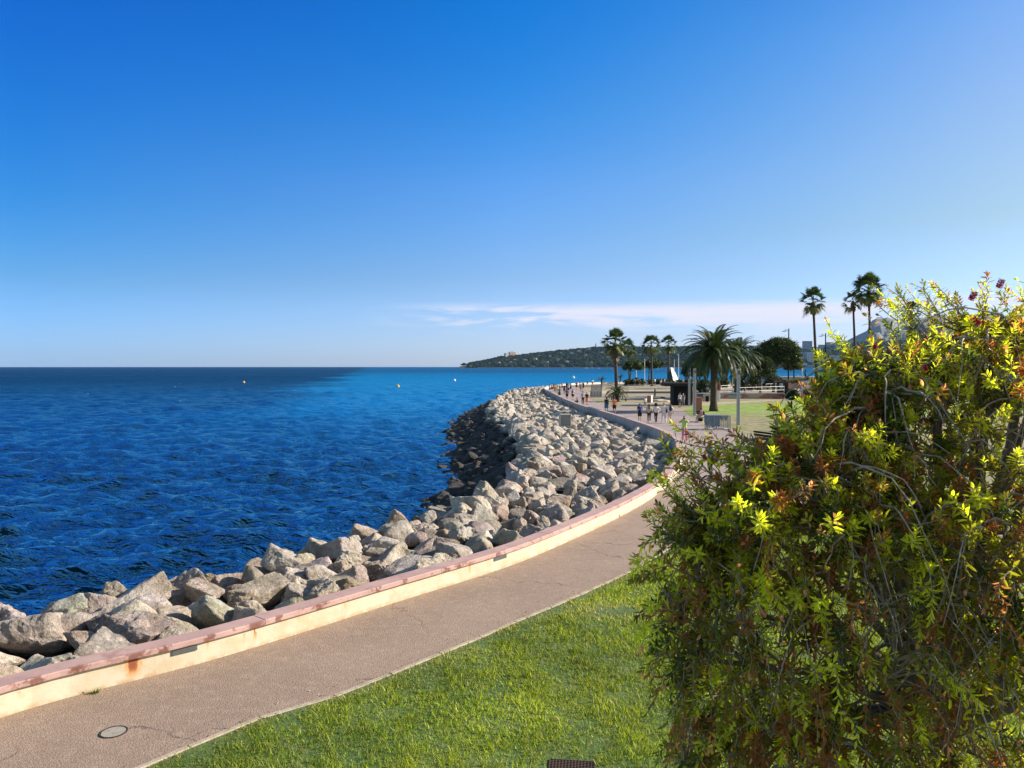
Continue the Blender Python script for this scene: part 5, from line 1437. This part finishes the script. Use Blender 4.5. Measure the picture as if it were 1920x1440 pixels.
person(1327, 738, 'sit', .1, 'person in a pale blue shirt sitting behind the large date palm', (.40, .50, .68), K_, (S, HK), 0, (), 1.1)
for k, (px, py, lb) in enumerate(((1312, 723, 'dark figure sitting on the grass by the bay, leftmost of four'), (1318, 722.5, 'dark figure sitting upright by the bay, second from left of four'), (1320.5, 724, 'small dark figure sitting close by the upright one'), (1361, 724, 'dark figure sitting between the date palm trunks by the bay'))):
    person(px, py, 'crouch', .3 + k, lb, (K_, (.05, .04, .06), GY, K_)[k], K_, (S, HK), 1, (), 1.5 if k == 1 else 1.3, group='people resting by the bay')
for k, (px, py, lb) in enumerate(((1396, 733, 'dark clothed person sitting at the railing, leftmost of the row'), (1402.5, 733, 'person sitting at the railing with a brown top, second of the row'), (1407.5, 733, 'person sitting at the railing in dark red, third of the row'), (1418, 733, 'person in grey reclining at the railing, right end of the row'))):
    person(px, py, 'sit', 1.2, lb, (K_, (.12, .06, .04), (.2, .03, .03), GY)[k], K_, (S, HK), 1, (), .95, group='people sitting at the railing')
for k, (px, py, lb) in enumerate(((1190, 712.5, 'tiny figure above the clipped hedge left part'), (1199, 713, 'tiny dark figure above the clipped hedge right part'), (1228, 716, 'tiny figure between the two fan palms'), (1246, 717, 'tiny figure in white left of the sail shelter'), (1281, 719, 'tiny figure in white right of the sail shelter'))):
    person(px, 723.5, ST, .5 * k, lb, (GY, K_, W_, W_, W_)[k], K_, (S, HK), 0, (), 1.15, group='tiny figures in the far plaza')
HAZE = 2.0e-5
# ------------------------------------------------------------------ cape, far coast and mountain
def terrain(name, sil, d_shore, d_ridge, mat, seed, d_back=1.25, amp=.06, base_drop=0):
    """land whose skyline follows surveyed points; shore at d_shore, ridge at d_ridge"""
    pxs = np.arange(sil[0][0], sil[-1][0] + .1, 2.0)
    hp = np.interp(pxs, [s[0] for s in sil], [s[1] for s in sil])
    rows = []; nT = 26
    r_ = np.random.RandomState(seed)
    for k in range(nT):
        f = k / (nT - 1)
        d = d_shore + (d_ridge - d_shore) * f
        hr = np.maximum((687 - hp) / F * d_ridge + H, SEA + 1)
        prof = f ** .8
        x = X(pxs, d_ridge) * (d / d_ridge)
        z = SEA + (hr - SEA) * prof
        z = z + vnoise(x * .01, np.full_like(x, d * .01), 1.4, seed) * (hr - SEA) * amp * math.sin(math.pi * f) * 2
        rows.append(np.stack([x, np.full_like(x, d), z], 1))
    for f in (.4, 1.0):
        d = d_ridge * (1 + (d_back - 1) * f); x = X(pxs, d_ridge) * (d / d_ridge)
        rows.append(np.stack([x, np.full_like(x, d), SEA + (hr - SEA) * (1 - f)], 1))
    # front skirt below the water line
    r0 = rows[0].copy(); r0[:, 2] = SEA - 4; r0[:, 1] -= 6; rows.insert(0, r0)
    V = np.concatenate(rows); n = len(pxs); m_ = len(rows)
    i = np.arange(m_ - 1)[:, None] * n; j = np.arange(n - 1)[None, :]
    Q = np.stack([i + j, i + j + 1, i + n + j + 1, i + n + j], -1).reshape(-1, 4)
    o = link(name, npmesh(name, V, Q, smooth=True, mats=[mat])); tag(o, kind='structure')
    def at(px, f):
        d = d_shore + (d_ridge - d_shore) * f
        hr_ = max((687 - np.interp(px, pxs, hp)) / F * d_ridge + H, SEA + 1)
        return Vector((X(px, d_ridge) * d / d_ridge, d, SEA + (hr_ - SEA) * f ** .8))
    return at
mcape = M_('cape_ground', (.014, .022, .012), .95, (.035, .035, .022), .012, world=True)
sil1 = [(862, 686.8), (872, 685.5), (884, 683), (905, 679.5), (922, 675.5), (940, 671.5), (962, 669), (980, 668), (1010, 664.5), (1050, 659.5), (1090, 656), (1120, 653.5), (1160, 652), (1230, 654), (1300, 652.5), (1350, 652), (1420, 654), (1470, 656), (1500, 658), (1530, 660), (1570, 664), (1700, 670), (2000, 672)]
at1 = terrain('cape_hill', sil1, 3300, 4100, mcape, 1)
sil2 = [(1380, 664), (1440, 658), (1500, 656), (1530, 653), (1560, 649), (1600, 644), (1700, 640), (1850, 640), (2100, 645)]
at2 = terrain('far_hill', sil2, 4500, 5600, mcape, 2)
sil3 = [(1480, 676), (1530, 662), (1570, 648), (1600, 632), (1625, 620), (1633, 602), (1642, 597), (1665, 596), (1690, 601), (1720, 596), (1760, 592), (1800, 598), (1850, 590), (1900, 593), (1960, 588), (2100, 610), (2300, 660)]
mrock = M_('mountain_rock', (.20, .20, .20), .95, (.12, .13, .11), .004, world=True)
terrain('mountain', sil3, 6500, 8600, mrock, 3, amp=.10)

# woodland on the hills: rounded crowns a few pixels wide, read as one mass
def woods(name, at, pr, fr, n, size, seed, label, sk=None):
    r_ = np.random.RandomState(seed); pool_ = []
    D2, F2 = ICO[2]
    for v in range(10):
        o_ = r_.rand(3) * 20
        dd = D2 * (1 + .28 * np.sin(D2 @ r_.randn(3, 3) * 3 + o_).sum(1) / 2)[:, None] * np.array([1.15, 1.15, .60])
        pool_.append(dd)
    Vs, Fs, C_, off = [], [], [], 0
    for i in range(n):
        px = r_.uniform(*pr); f = r_.uniform(*fr) ** .9
        if i % 4 == 0: f = r_.uniform(.9, 1.02)
        p = at(px, min(f, 1.0)); s_ = size * r_.uniform(.6, 1.35)
        Vs.append(pool_[r_.randint(10)] * s_ + np.array([p.x, p.y, p.z + s_ * .25])); Fs.append(F2 + off); off += len(D2)
        C_.append(np.full(len(D2), r_.rand()))
    me = npmesh(name, np.concatenate(Vs), np.concatenate(Fs), smooth=True, col=np.concatenate(C_)[:, None] * np.ones((1, 3)), mats=[mwood])
    tag(link(name, me), label, 'woodland', None, 'stuff')
mwood = leafmat('woodland', [(0, (.012, .022, .012)), (.7, (.022, .034, .016)), (1, (.040, .05, .022))], .05, 1.0, spec=0)
woods('woodland', at1, (880, 1640), (.02, 1), 6500, 11.0, 4, 'dark green woodland covering the cape across the bay')
woods('far_woodland', at2, (1380, 2050), (.15, 1), 1700, 14.0, 5, 'bluish far woodland on the hill behind the white blocks')
# pines standing alone at the tip of the cape
for k, (px, s_, lb) in enumerate(((870, 15, 'broad flat pine at the very tip of the cape'), (882, 12, 'second smaller pine from the tip of the cape'), (893, 11, 'rounded pine where the cape begins to rise'))):
    p = at1(px, .25); t = empty('cape_pine', p, 0, lb, 'tree')
    m = MB(); m.tube([(0, 0, -3), (0, 0, s_ * .7)], [1.0, .6], 6); m.build('trunk', m_bark, t)
    V = np.concatenate([ICO[2][0] * np.array([s_ * .62, s_ * .6, s_ * .28]) * (1 + .2 * np.random.RandomState(k * 3 + j).randn(len(ICO[2][0]), 1) * .6) + np.array([dx * s_, 0, s_ * dz]) for j, (dx, dz) in enumerate(((-.4, .85), (.35, .9), (0, 1.05)))])
    Fa = np.concatenate([ICO[2][1] + j * len(ICO[2][0]) for j in range(3)])
    link('crown', npmesh('crown', V, Fa, col=np.full((len(V), 3), .3), mats=[mwood]), None, t)

mwin = M_('window_dark', (.05, .07, .10), .3)
m_cream = M_('house_cream', (.62, .55, .44), .85, scale=.1); m_white = M_('house_white', (.70, .70, .70), .85, scale=.1); m_roof = M_('roof_tile', (.34, .20, .14), .85, scale=.2); m_grey = M_('house_grey', (.42, .45, .50), .8, scale=.1)
def house(p, w, dp, h, wall, label, name='house', floors=2, cols=4, roof='flat', group=None, rz=0.0):
    t = empty(name, p, rz, label, 'building' if name != 'house' else 'house', group)
    m = MB(); m.box((0, 0, h / 2 - 2), (w, dp, h + 4)); m.build('wall', wall, t)
    m = MB()
    if roof == 'flat': m.box((0, 0, h + .4), (w * 1.04, dp * 1.04, .8))
    else: m.add([(-w * .54, -dp * .54, h), (w * .54, -dp * .54, h), (w * .54, dp * .54, h), (-w * .54, dp * .54, h), (-w * .3, 0, h + w * .16), (w * .3, 0, h + w * .16)], [(0, 1, 5, 4), (1, 2, 5), (2, 3, 4, 5), (3, 0, 4), (3, 2, 1, 0)])
    m.build('roof', m_roof if roof != 'flat' else wall, t)
    m = MB(); m.box((0, 0, 0), (w / cols * .5, .2, h / floors * .5)); wm = m.mesh('window', mwin)
    for fl in range(floors):
        for c_ in range(cols): link('window', wm, None, t, (-w / 2 + w * (c_ + .5) / cols, -dp / 2 - .08, h * (fl + .5) / floors))
    return t
rg = random.Random(8)
adj = ['cream', 'white', 'grey']; 
spots = [(905, .1), (918, .3), (935, .15), (958, .2), (966, .45), (985, .3), (1003, .35), (1012, .62), (1025, .18), (1031, .5), (1047, .3), (1052, .66), (1062, .15), (1072, .62), (1085, .7), (1098, .4), (1103, .84), (1108, .12), (1128, .55), (1140, .3), (1200, .5), (1212, .3), (1235, .6), (1270, .4), (1292, .55), (1405, .5), (1448, .4)]
for k, (px, f) in enumerate(spots):
    p = at1(px, f); w_ = rg.uniform(9, 18); c = k % 3; rf = rg.choice(('flat', 'hip')); fl = rg.choice((1, 2, 3))
    p.z += 5; p.y -= 10
    lev = 'by the shore' if f < .25 else ('halfway up' if f < .56 else 'near the ridge')
    house(p, w_, 9, 3.4 * fl, (m_cream, m_white, m_grey)[c], '%s %s villa %s on the wooded cape, %s from its tip' % (adj[c], 'flat-roofed' if rf == 'flat' else 'tile-roofed', lev, ordinal(k + 1)), 'house', fl, 3, rf, 'villas among the trees of the cape', rg.uniform(-.4, .4))
# the big apartment block with its two wings
p = at1(957, .93); t = empty('apartment_block', p, .5, 'large cream apartment block standing on the ridge of the cape', 'building')
t.location.z += 3
m = MB(); m.box((10, 0, 10), (34, 18, 32)); m.build('wall', M_('block_peach', (.62, .42, .28), .85, scale=.05), t)
m = MB(); m.box((-19, 2, 7), (26, 18, 26)); m.build('side_wing', M_('block_side', (.42, .46, .46), .85, scale=.05), t)
m = MB(); m.box((18, 0, 27), (10, 12, 4)); m.box((4, 0, 27), (5, 8, 3)); m.build('roof_block', m_cream, t)
m = MB(); m.box((0, 0, 0), (3.4, .3, 1.6)); wm = m.mesh('window', mwin)
for fl in range(7):
    for c_ in range(5): link('window', wm, None, t, (-3 + c_ * 6.4, -9.1, 1 + fl * 3.6))
# spire
p = at1(1117, .97); t = empty('church_spire', p, 0, 'thin pointed spire rising above the wooded ridge of the cape', 'spire')
m = MB(); m.box((0, 0, 8), (6, 6, 22)); m.build('tower', m_grey, t)
m = MB(); m.tube([(0, 0, 19), (0, 0, 34)], [3.4, .3], 6); m.build('steeple', M_('slate', (.10, .11, .13), .7), t)
# white blocks at the right, beyond the bay
for px, d, w_, h_, mt, lb in ((1513, 4300, 62, 0, m_grey, 'tall square apartment tower on the far ridge right of the lamp post'),):
    p = at1(px, 1.0); p.z -= 2
    house(p, 42, 30, 56, mt, lb, 'apartment_tower', 9, 6)
for k, (px, f, w_, h_, c, lb) in enumerate(((1512, .25, 70, 42, m_grey, 'grey-blue apartment block near the shore, beside the slender palm'), (1523, .18, 44, 50, m_white, 'white slab block at the shore left of the tall slender palm trunk'), (1537, .2, 50, 38, m_white, 'white block at the shore right of the tall slender palm trunk'), (1500, .35, 48, 24, m_grey, 'low grey block left of the white blocks'), (1560, .3, 60, 30, m_white, 'white block far right at the shore by the bottlebrush tree'), (1498, .05, 60, 12, m_white, 'long low white harbour building below the blocks'), (1530, .03, 90, 9, m_grey, 'long low grey harbour shed on the waterline'))):
    p = at1(px, f); house(p, w_, 18, h_, c, lb, 'apartment_block', max(2, int(h_ / 4)), 8)
for k, (px, f, w_, h_, lb) in enumerate(((1545, .9, 80, 26, 'terrace of pale flats on the far hill beside the second lamp post'), (1556, .95, 60, 34, 'pale flats on the far hill just right of the second lamp post'), (1535, .8, 46, 20, 'low pale flats on the far hill left of the second lamp post'), (1575, .85, 70, 30, 'long pale flats on the far hill at the bottlebrush edge'))):
    p = at2(px, f); house(p, w_, 20, h_, m_grey, lb, 'apartment_block', 5, 8)
# sea wall of the far shore
pts = [at1(px, 0) for px in range(895, 1680, 15)]
m = MB()
for a, b_ in zip(pts[:-1], pts[1:]):
    mid = (a + b_) / 2; L__ = (b_ - a); m.box((mid.x, mid.y - 12, SEA + 2), (L__.length, 8, 6.5), math.atan2(L__.y, L__.x))
tag(m.build('shore_wall', M_('shore_stone', (.30, .30, .30), .9, scale=.02)), 'long pale stone wall along the foot of the cape', 'wall')
# boats
def boat(px, d, L__, mast, label, motor=False):
    p = Vector((X(px, d), d, SEA)); t = empty('motor_boat' if motor else 'sailing_boat', p, rg.uniform(-.4, .4), label, 'boat', 'boats moored off the cape')
    m = MB(); w_ = L__ * .15
    vs = []; n = 7
    for i in range(n):
        u = i / (n - 1); xw = w_ * math.sin(math.pi * min(1, .25 + .75 * (1 - u)) * .5 + .0) * (1 - u ** 3)
        vs += [(-L__ / 2 + L__ * u, -xw, L__ * .10 + .04 * L__ * u), (-L__ / 2 + L__ * u, 0, -L__ * .04), (-L__ / 2 + L__ * u, xw, L__ * .10 + .04 * L__ * u)]
    fs = []
    for i in range(n - 1):
        for j in range(2): fs.append((i * 3 + j, i * 3 + 3 + j, i * 3 + 4 + j, i * 3 + 1 + j))
        fs.append((i * 3, i * 3 + 2, i * 3 + 5, i * 3 + 3))
    fs.append((0, 1, 2)); m.add(vs, fs); m.build('hull', m_wh, t)
    m = MB(); m.box((-L__ * .05, 0, L__ * .15), (L__ * .4, w_ * 1.1, L__ * .09), bevel=.1); m.build('cabin', m_wh, t)
    if mast:
        m = MB(); m.tube([(0, 0, 0), (0, 0, mast)], [.28, .2], 5); m.tube([(0, 0, 2.6), (-L__ * .4, 0, 2.6)], [.25, .2], 5); m.build('mast', m_wh, t)
boat(1099, 2900, 18, 24, 'white sailing boat with the taller mast moored off the cape')
boat(1110, 3000, 16, 20, 'white sailing boat with the shorter mast right of the taller one')
boat(1122, 2900, 9, 0, 'small white boat without a mast right of the two sailing boats', True)
boat(1146, 2600, 11, 0, 'white motor boat close by the stout fan palm', True)
boat(1058, 2700, 6, 0, 'tiny white boat in the middle of the bay', True)
boat(994.5, 2700, 5, 0, 'tiny white boat below the big apartment block', True)

# ------------------------------------------------------------------ bottlebrush tree in the foreground
rs = np.random.RandomState(17)
B0 = Vector((3.25, 5.6, 0))
lobes = [  # centre xyz, radii
    ((2.25, 4.9, 3.35), (1.28, 1.05, 1.15)), ((2.15, 5.0, 2.35), (1.15, 1.0, 1.2)), ((3.15, 5.1, 4.35), (1.05, .95, .98)), ((3.9, 5.4, 4.2), (1.25, 1.1, 1.2)),
    ((3.4, 4.8, 2.9), (1.5, 1.1, 1.5)), ((4.6, 5.4, 3.0), (1.3, 1.2, 1.6)), ((2.9, 4.6, 3.8), (.9, .8, .75)), ((2.60, 5.1, 4.62), (.54, .6, .60)), ((3.35, 5.3, 4.95), (.78, .7, .42)), ((1.68, 4.72, 3.98), (.80, .62, .56)), ((1.5, 4.7, 3.2), (.72, .62, .75)), ((2.32, 5.1, 4.70), (.32, .42, .38)), ((1.98, 4.85, 4.33), (.50, .5, .44)), ((1.60, 4.75, 2.35), (.68, .6, .95)), ((4.1, 5.3, 4.95), (.9, .8, .55)), ((2.35, 5.0, 1.2), (.95, .9, 1.1)), ((3.7, 5.0, 1.4), (1.4, 1.1, 1.3))]
bt = empty('bottlebrush_tree', B0, 0, 'big weeping bottlebrush tree with bronze and yellow-green leaves filling the right foreground', 'tree')
fork = Vector((3.1, 5.5, 2.3))
m = MB(); m.tube([B0 - B0 + Vector((0, 0, -.1)), Vector((-.05, .02, .8)), Vector((.03, -.04, 1.6)), fork - B0], [.15, .12, .10, .085], 10)
m.build('trunk', M_('bottlebrush_bark', (.17, .13, .11), .9, (.08, .06, .05), 9, .9, 40, stretch=(1, 1, .3)), bt, smooth=True)
mains = []; mb = MB()
for i, (c_, r_) in enumerate(lobes):
    c_ = Vector(c_)
    for k in range(3):
        dirn = Vector(rs.randn(3)); dirn.normalize()
        e = c_ + Vector((dirn.x * r_[0], dirn.y * r_[1], abs(dirn.z) * r_[2] * .7)) * .55
        st_ = fork if e.z > 2.2 else Vector((3.15, 5.52, rs.uniform(1.0, 1.9)))
        md = st_.lerp(e, .5) + Vector((0, 0, .28 + .2 * rs.rand()))
        path = [(st_ * (1 - u) ** 2 + md * 2 * u * (1 - u) + e * u * u) for u in np.linspace(0, 1, 9)]
        path = [p + Vector(rs.randn(3)) * .018 for p in path]
        mb.tube([p - B0 for p in path], list(np.linspace(.045, .014, 9)), 6)
        mains += path[2:]
mb.build('limbs', M_('limb_bark', (.24, .20, .175), .9, (.13, .105, .09), 14, .8, 50), bt, smooth=True)
second = []; sb = MB()
for k in range(420):
    c_, r_ = lobes[k % len(lobes)]
    dv_ = rs.randn(3); dv_ /= np.linalg.norm(dv_)
    if dv_[1] > .4: dv_[1] *= -1
    e = Vector(np.array(c_) + dv_ * np.array(r_) * rs.uniform(.45, .92))
    M0 = np.array([tuple(p) for p in mains]); a = Vector(M0[np.argsort(((M0 - np.array(e)) ** 2).sum(1) + rs.rand(len(M0)) * .2)[0]])
    md = a.lerp(e, .5) + Vector((0, 0, .18 + .15 * rs.rand()))
    path = [(a * (1 - u) ** 2 + md * 2 * u * (1 - u) + e * u * u) + Vector(rs.randn(3)) * .010 for u in np.linspace(0, 1, 8)]
    sb.tube([p - B0 for p in path], list(np.linspace(.012, .004, 8)), 5)
    second += path[2:]
sb.build('branches', M_('branch_bark', (.34, .27, .21), .9, (.19, .15, .115), 14, .8, 50), bt, smooth=True)
MA = np.array([tuple(p) for p in second + mains[::3]])
def envelope(p):
    return min(sum(((p[i] - c_[i]) / r_[i]) ** 2 for i in range(3)) for c_, r_ in lobes)
tips = []
while len(tips) < 4900:
    i = rs.choice(len(lobes), p=np.array([.095, .065, .11, .08, .09, .065, .065, .05, .055, .07, .05, .035, .06, .05, .05, .02, .02]) / 1.03); c_, r_ = lobes[i]
    d_ = rs.randn(3); d_ /= np.linalg.norm(d_)
    rr_ = rs.uniform(.55, 1.03) if rs.rand() < .85 else rs.uniform(1.0, 1.10)
    p = np.array(c_) + d_ * np.array(r_) * rr_
    e_ = envelope(p)
    if e_ < .30 or p[2] < .7: continue
    # thinner on the side turned away from the photographer
    if d_[1] > .35 and rs.rand() < .55: continue
    tips.append((p, d_, c_, r_))
# a few long sprays that reach out over the promenade and against the sky
def spray(px, py, d, up=.0):
    return (np.array([X(px, d), d, H - (py - 687) / F * d]), np.array([-.8, -.2, .3 + up]), None, None)
for q in ((1255, 838, 4.9), (1262, 805, 5.0, .6), (1300, 812, 4.8, .5), (1285, 855, 4.8), (1335, 850, 4.9), (1370, 808, 5.0, .4), (1395, 822, 4.9, .3), (1225, 955, 4.6), (1240, 900, 4.7), (1200, 1060, 4.5, -.6), (1205, 1100, 4.5, -.8), (1210, 1165, 4.4, -.8), (1195, 1230, 4.5, -.9), (1228, 890, 4.8), (1438, 770, 4.8, .3), (1480, 760, 4.9, .5), (1500, 745, 4.9, .9), (1530, 735, 5.0, .9), (1545, 665, 5.3, .1), (1558, 625, 5.4, .3), (1585, 655, 5.3), (1640, 545, 5.3, .6), (1632, 570, 5.3, .2), (1700, 530, 5.4, .9), (1715, 545, 5.3, .9), (1745, 545, 5.4, .8), (1760, 552, 5.4, .8), (1790, 560, 5.4, .8), (1832, 532, 5.4, .9), (1853, 545, 5.4, .6), (1880, 532, 5.4, .8), (1900, 530, 5.4, .9), (1910, 560, 5.3, .8), (1820, 590, 5.2, .6), (1660, 600, 5.2, .4), (1680, 570, 5.2, .6), (1725, 575, 5.2, .8), (1215, 1210, 4.4, -.9), (1300, 880, 4.7), (1420, 830, 4.7, .3)):
    for k in range(3):
        s_ = spray(*q[:3], up=q[3] if len(q) > 3 else 0.0)
        tips.append((s_[0] + rs.randn(3) * np.array([.045, .07, .04]), s_[1] + rs.randn(3) * .25, None, None))
tw = MB(); LV, LC = [], []; FLV, FLC = [], []
G_ = {'green': ((.125, .125, .012), (.215, .190, .020)), 'lime': ((.36, .38, .025), (.56, .54, .045)), 'bronze': ((.20, .070, .028), (.31, .13, .045)), 'pink': ((.50, .17, .13), (.58, .28, .18)), 'dark': ((.040, .062, .014), (.075, .095, .02))}
leafV, leafC = [], []
tV, tF, toff = [], [], 0
def leaf(b_, d_, nrm, L__, w_, col, fold):
    sd_ = np.cross(d_, nrm); sd_ /= (np.linalg.norm(sd_) + 1e-9)
    up = np.cross(sd_, d_)
    m1 = b_ + d_ * L__ * .38; m2 = b_ + d_ * L__ * .72 - up * L__ * .04
    leafV.append([b_, m1 + sd_ * w_ + up * fold, m2 + sd_ * w_ * .85 + up * fold - up * .0, b_ + d_ * L__ - up * L__ * .10, m2 - sd_ * w_ * .85 + up * fold, m1 - sd_ * w_ + up * fold, m1, m2])
    leafC.append(col)
for ti, (p, d_, c_, r_) in enumerate(tips):
    p = Vector(p); d_ = Vector(d_).normalized()
    top_ = p.z > 3.9 or c_ is None
    lsc = .80 if (p.z > 4.0 and p.x > 2.5) else 1.0
    if c_ is not None:
        hz = (p.z - c_[2]) / r_[2]
        gdir = (d_ * .75 + Vector((0, 0, (.75 if (p.z > 3.9 and hz > .1) else ((-.15 if hz > .2 else -.95) if rs.rand() < .5 else .35))))).normalized()
    else: gdir = d_
    gdir = (gdir + Vector(rs.randn(3)) * .22).normalized()
    j = np.argsort(((MA - np.array([p.x, p.y, p.z])) ** 2).sum(1) + rs.rand(len(MA)) * .05)[0]
    a = Vector(MA[j]); back = p - gdir * ((p - a).length * .5)
    if not top_: back.z += .10 + .25 * rs.rand()
    n_ = 8
    path = [a * (1 - u) ** 2 + back * (2 * u * (1 - u)) + p * u * u for u in np.linspace(0, 1, n_)]
    wob_ = [Vector(rs.randn(3)) * .009 for _ in range(n_)]
    path = [q + w_ for q, w_ in zip(path, wob_)]
    tw.tube([q - B0 for q in path], list(np.linspace(.0042 + .002 * rs.rand(), .0018, n_)), 4, cap=False)
    cls = rs.rand(); hi = min(1, max(0, (p.z - 2.6) / 2.2)); right = min(1, max(0, (p.x - 2.2) / 2.0))
    pl = .21 + .12 * right + (.20 if (c_ is None or (p.z - c_[2]) / r_[2] > .35) else 0); pb = .31 * (1 - hi * .55) * (1 - .4 * right)
    kind = 'lime' if cls < pl else ('bronze' if cls < pl + pb else ('dark' if cls < pl + pb + .14 else 'green'))
    c0, c1 = np.array(G_[kind][0]), np.array(G_[kind][1])
    Lt = (p - a).length; fr_ = min(.85, .25 / max(.1, Lt)) * rs.uniform(.8, 1.5); nl = int(rs.uniform(16, 34) / (.85 if lsc < 1 else 1))
    if rs.rand() < .12: nl = int(nl * .4)
    for k in range(nl):
        u = 1 - fr_ * (k / nl) ** 1.15
        q = a * (1 - u) ** 2 + back * (2 * u * (1 - u)) + p * u * u
        tg = ((back - a) * (1 - u) + (p - back) * u).normalized()
        ang = 2.4 * k + rs.rand() * .5; o1 = tg.orthogonal().normalized(); o2 = tg.cross(o1)
        out = o1 * math.cos(ang) + o2 * math.sin(ang)
        spread = .45 + .75 * min(1, k / (nl * .5)) + rs.uniform(-.15, .15)
        ld = (tg * math.cos(spread) + out * math.sin(spread)); ld = (ld + Vector((0, 0, -.10))).normalized()
        t_ = rs.rand(); col = c0 * (1 - t_) + c1 * t_
        if k < 5 and rs.rand() < .16: col = np.array(G_['pink'][0]) * (1 - t_) + np.array(G_['pink'][1]) * t_
        if kind == 'green' and rs.rand() < .08: col = np.array(G_['bronze'][1])
        col = col * rs.uniform(.95, 1.55)
        leaf(np.array(q), np.array(ld), np.array(tg) + rs.randn(3) * .25, rs.uniform(.046, .078) * (.7 if k < 4 else 1) * lsc, rs.uniform(.0065, .0100) * lsc, col, .003)
tw.build('twigs', M_('twig_bark', (.36, .28, .21), .85, (.22, .16, .12), 20, .3), bt)
# bare hanging stems and twiggy tangle under the leaves
bs = MB()
for k in range(700):
    i = rs.randint(len(MA)); a = Vector(MA[i]); 
    if a.y > 5.6 and rs.rand() < .6: continue
    az = rs.rand() * 6.28; ln = rs.uniform(.35, 1.05)
    o_ = Vector((math.cos(az) * 1.0 - .35, math.sin(az) - .45, 0)).normalized()
    e = a + o_ * ln * .75 + Vector((0, 0, -ln * rs.uniform(.2, .95)))
    if envelope(e) > 1.0: continue
    md = a + o_ * ln * .45 + Vector((0, 0, .16))
    path = [(a * (1 - u) ** 2 + md * 2 * u * (1 - u) + e * u * u) + Vector(rs.randn(3)) * .010 - B0 for u in np.linspace(0, 1, 8)]
    bs.tube(path, list(np.linspace(rs.uniform(.005, .011), .002, 8)), 4, cap=False)
bs.build('bare_stems', M_('stem_grey', (.46, .38, .31), .85, (.28, .22, .17), 20, .3), bt)
LVa = np.array(leafV) - np.array([B0.x, B0.y, B0.z]); nL = len(LVa)
b_ = (np.arange(nL) * 8)[:, None]
tri = np.concatenate([b_ + np.array([[0, 6, 1]]), b_ + np.array([[0, 5, 6]]), b_ + np.array([[7, 3, 2]]), b_ + np.array([[7, 4, 3]])])
quad = np.concatenate([b_ + np.array([[6, 7, 2, 1]]), b_ + np.array([[5, 4, 7, 6]])])
mleaf = leafmat('bottlebrush_leaf', None, .5, .42, tcol=(2.2, 2.3, .9))
link('leaves', npmesh('leaves', LVa.reshape(-1, 3), [tri, quad], smooth=False, col=np.repeat(np.array(leafC), 8, 0), mats=[mleaf]), None, bt)
# the few open flowers
mfl = M_('flower_red', (.55, .02, .06), .6, (.42, .02, .10), 30)
for px, py, d in ((1829, 603, 4.9), (1822, 556, 5.2), (1735, 690, 4.7), (1545, 915, 4.6), (1440, 905, 4.6), (1322, 858, 4.7), (1873, 533, 5.2), (1640, 650, 4.9)):
    c_ = Vector((X(px, d), d, H - (py - 687) / F * d)) - B0; m = MB(); ax = Vector((rs.randn() * .4, rs.randn() * .4, 1)).normalized()
    sc_ = .6 if px not in (1829, 1822, 1873) else 1.0
    for k in range(150):
        u = rs.rand(); a = rs.rand() * 6.28; o1 = ax.orthogonal().normalized(); o2 = ax.cross(o1)
        st_ = c_ + ax * (u - .5) * .06 * sc_; e = st_ + (o1 * math.cos(a) + o2 * math.sin(a) + ax * .25) * .022 * sc_
        m.tube([st_, e], [.0010, .0014], 3)
    m.build('flower', mfl, bt)

# ------------------------------------------------------------------ the air between here and the far shore
mh = bpy.data.materials.new('haze_air'); mh.use_nodes = True
nt = mh.node_tree
for n_ in list(nt.nodes):
    if n_.type == 'BSDF_PRINCIPLED': nt.nodes.remove(n_)
pv = N(nt, 'ShaderNodeVolumePrincipled', {'Color': (.38, .62, 1.0, 1), 'Density': HAZE, 'Anisotropy': .0})
nt.links.new(pv.outputs[0], nt.nodes['Material Output'].inputs['Volume'])
m = MB(); m.box((1500, 5800, 290), (24000, 13000, 590))
tag(m.build('haze', mh), 'thin blue sea haze over the bay', 'haze', None, 'stuff')
SC.cycles.volume_bounces = 0
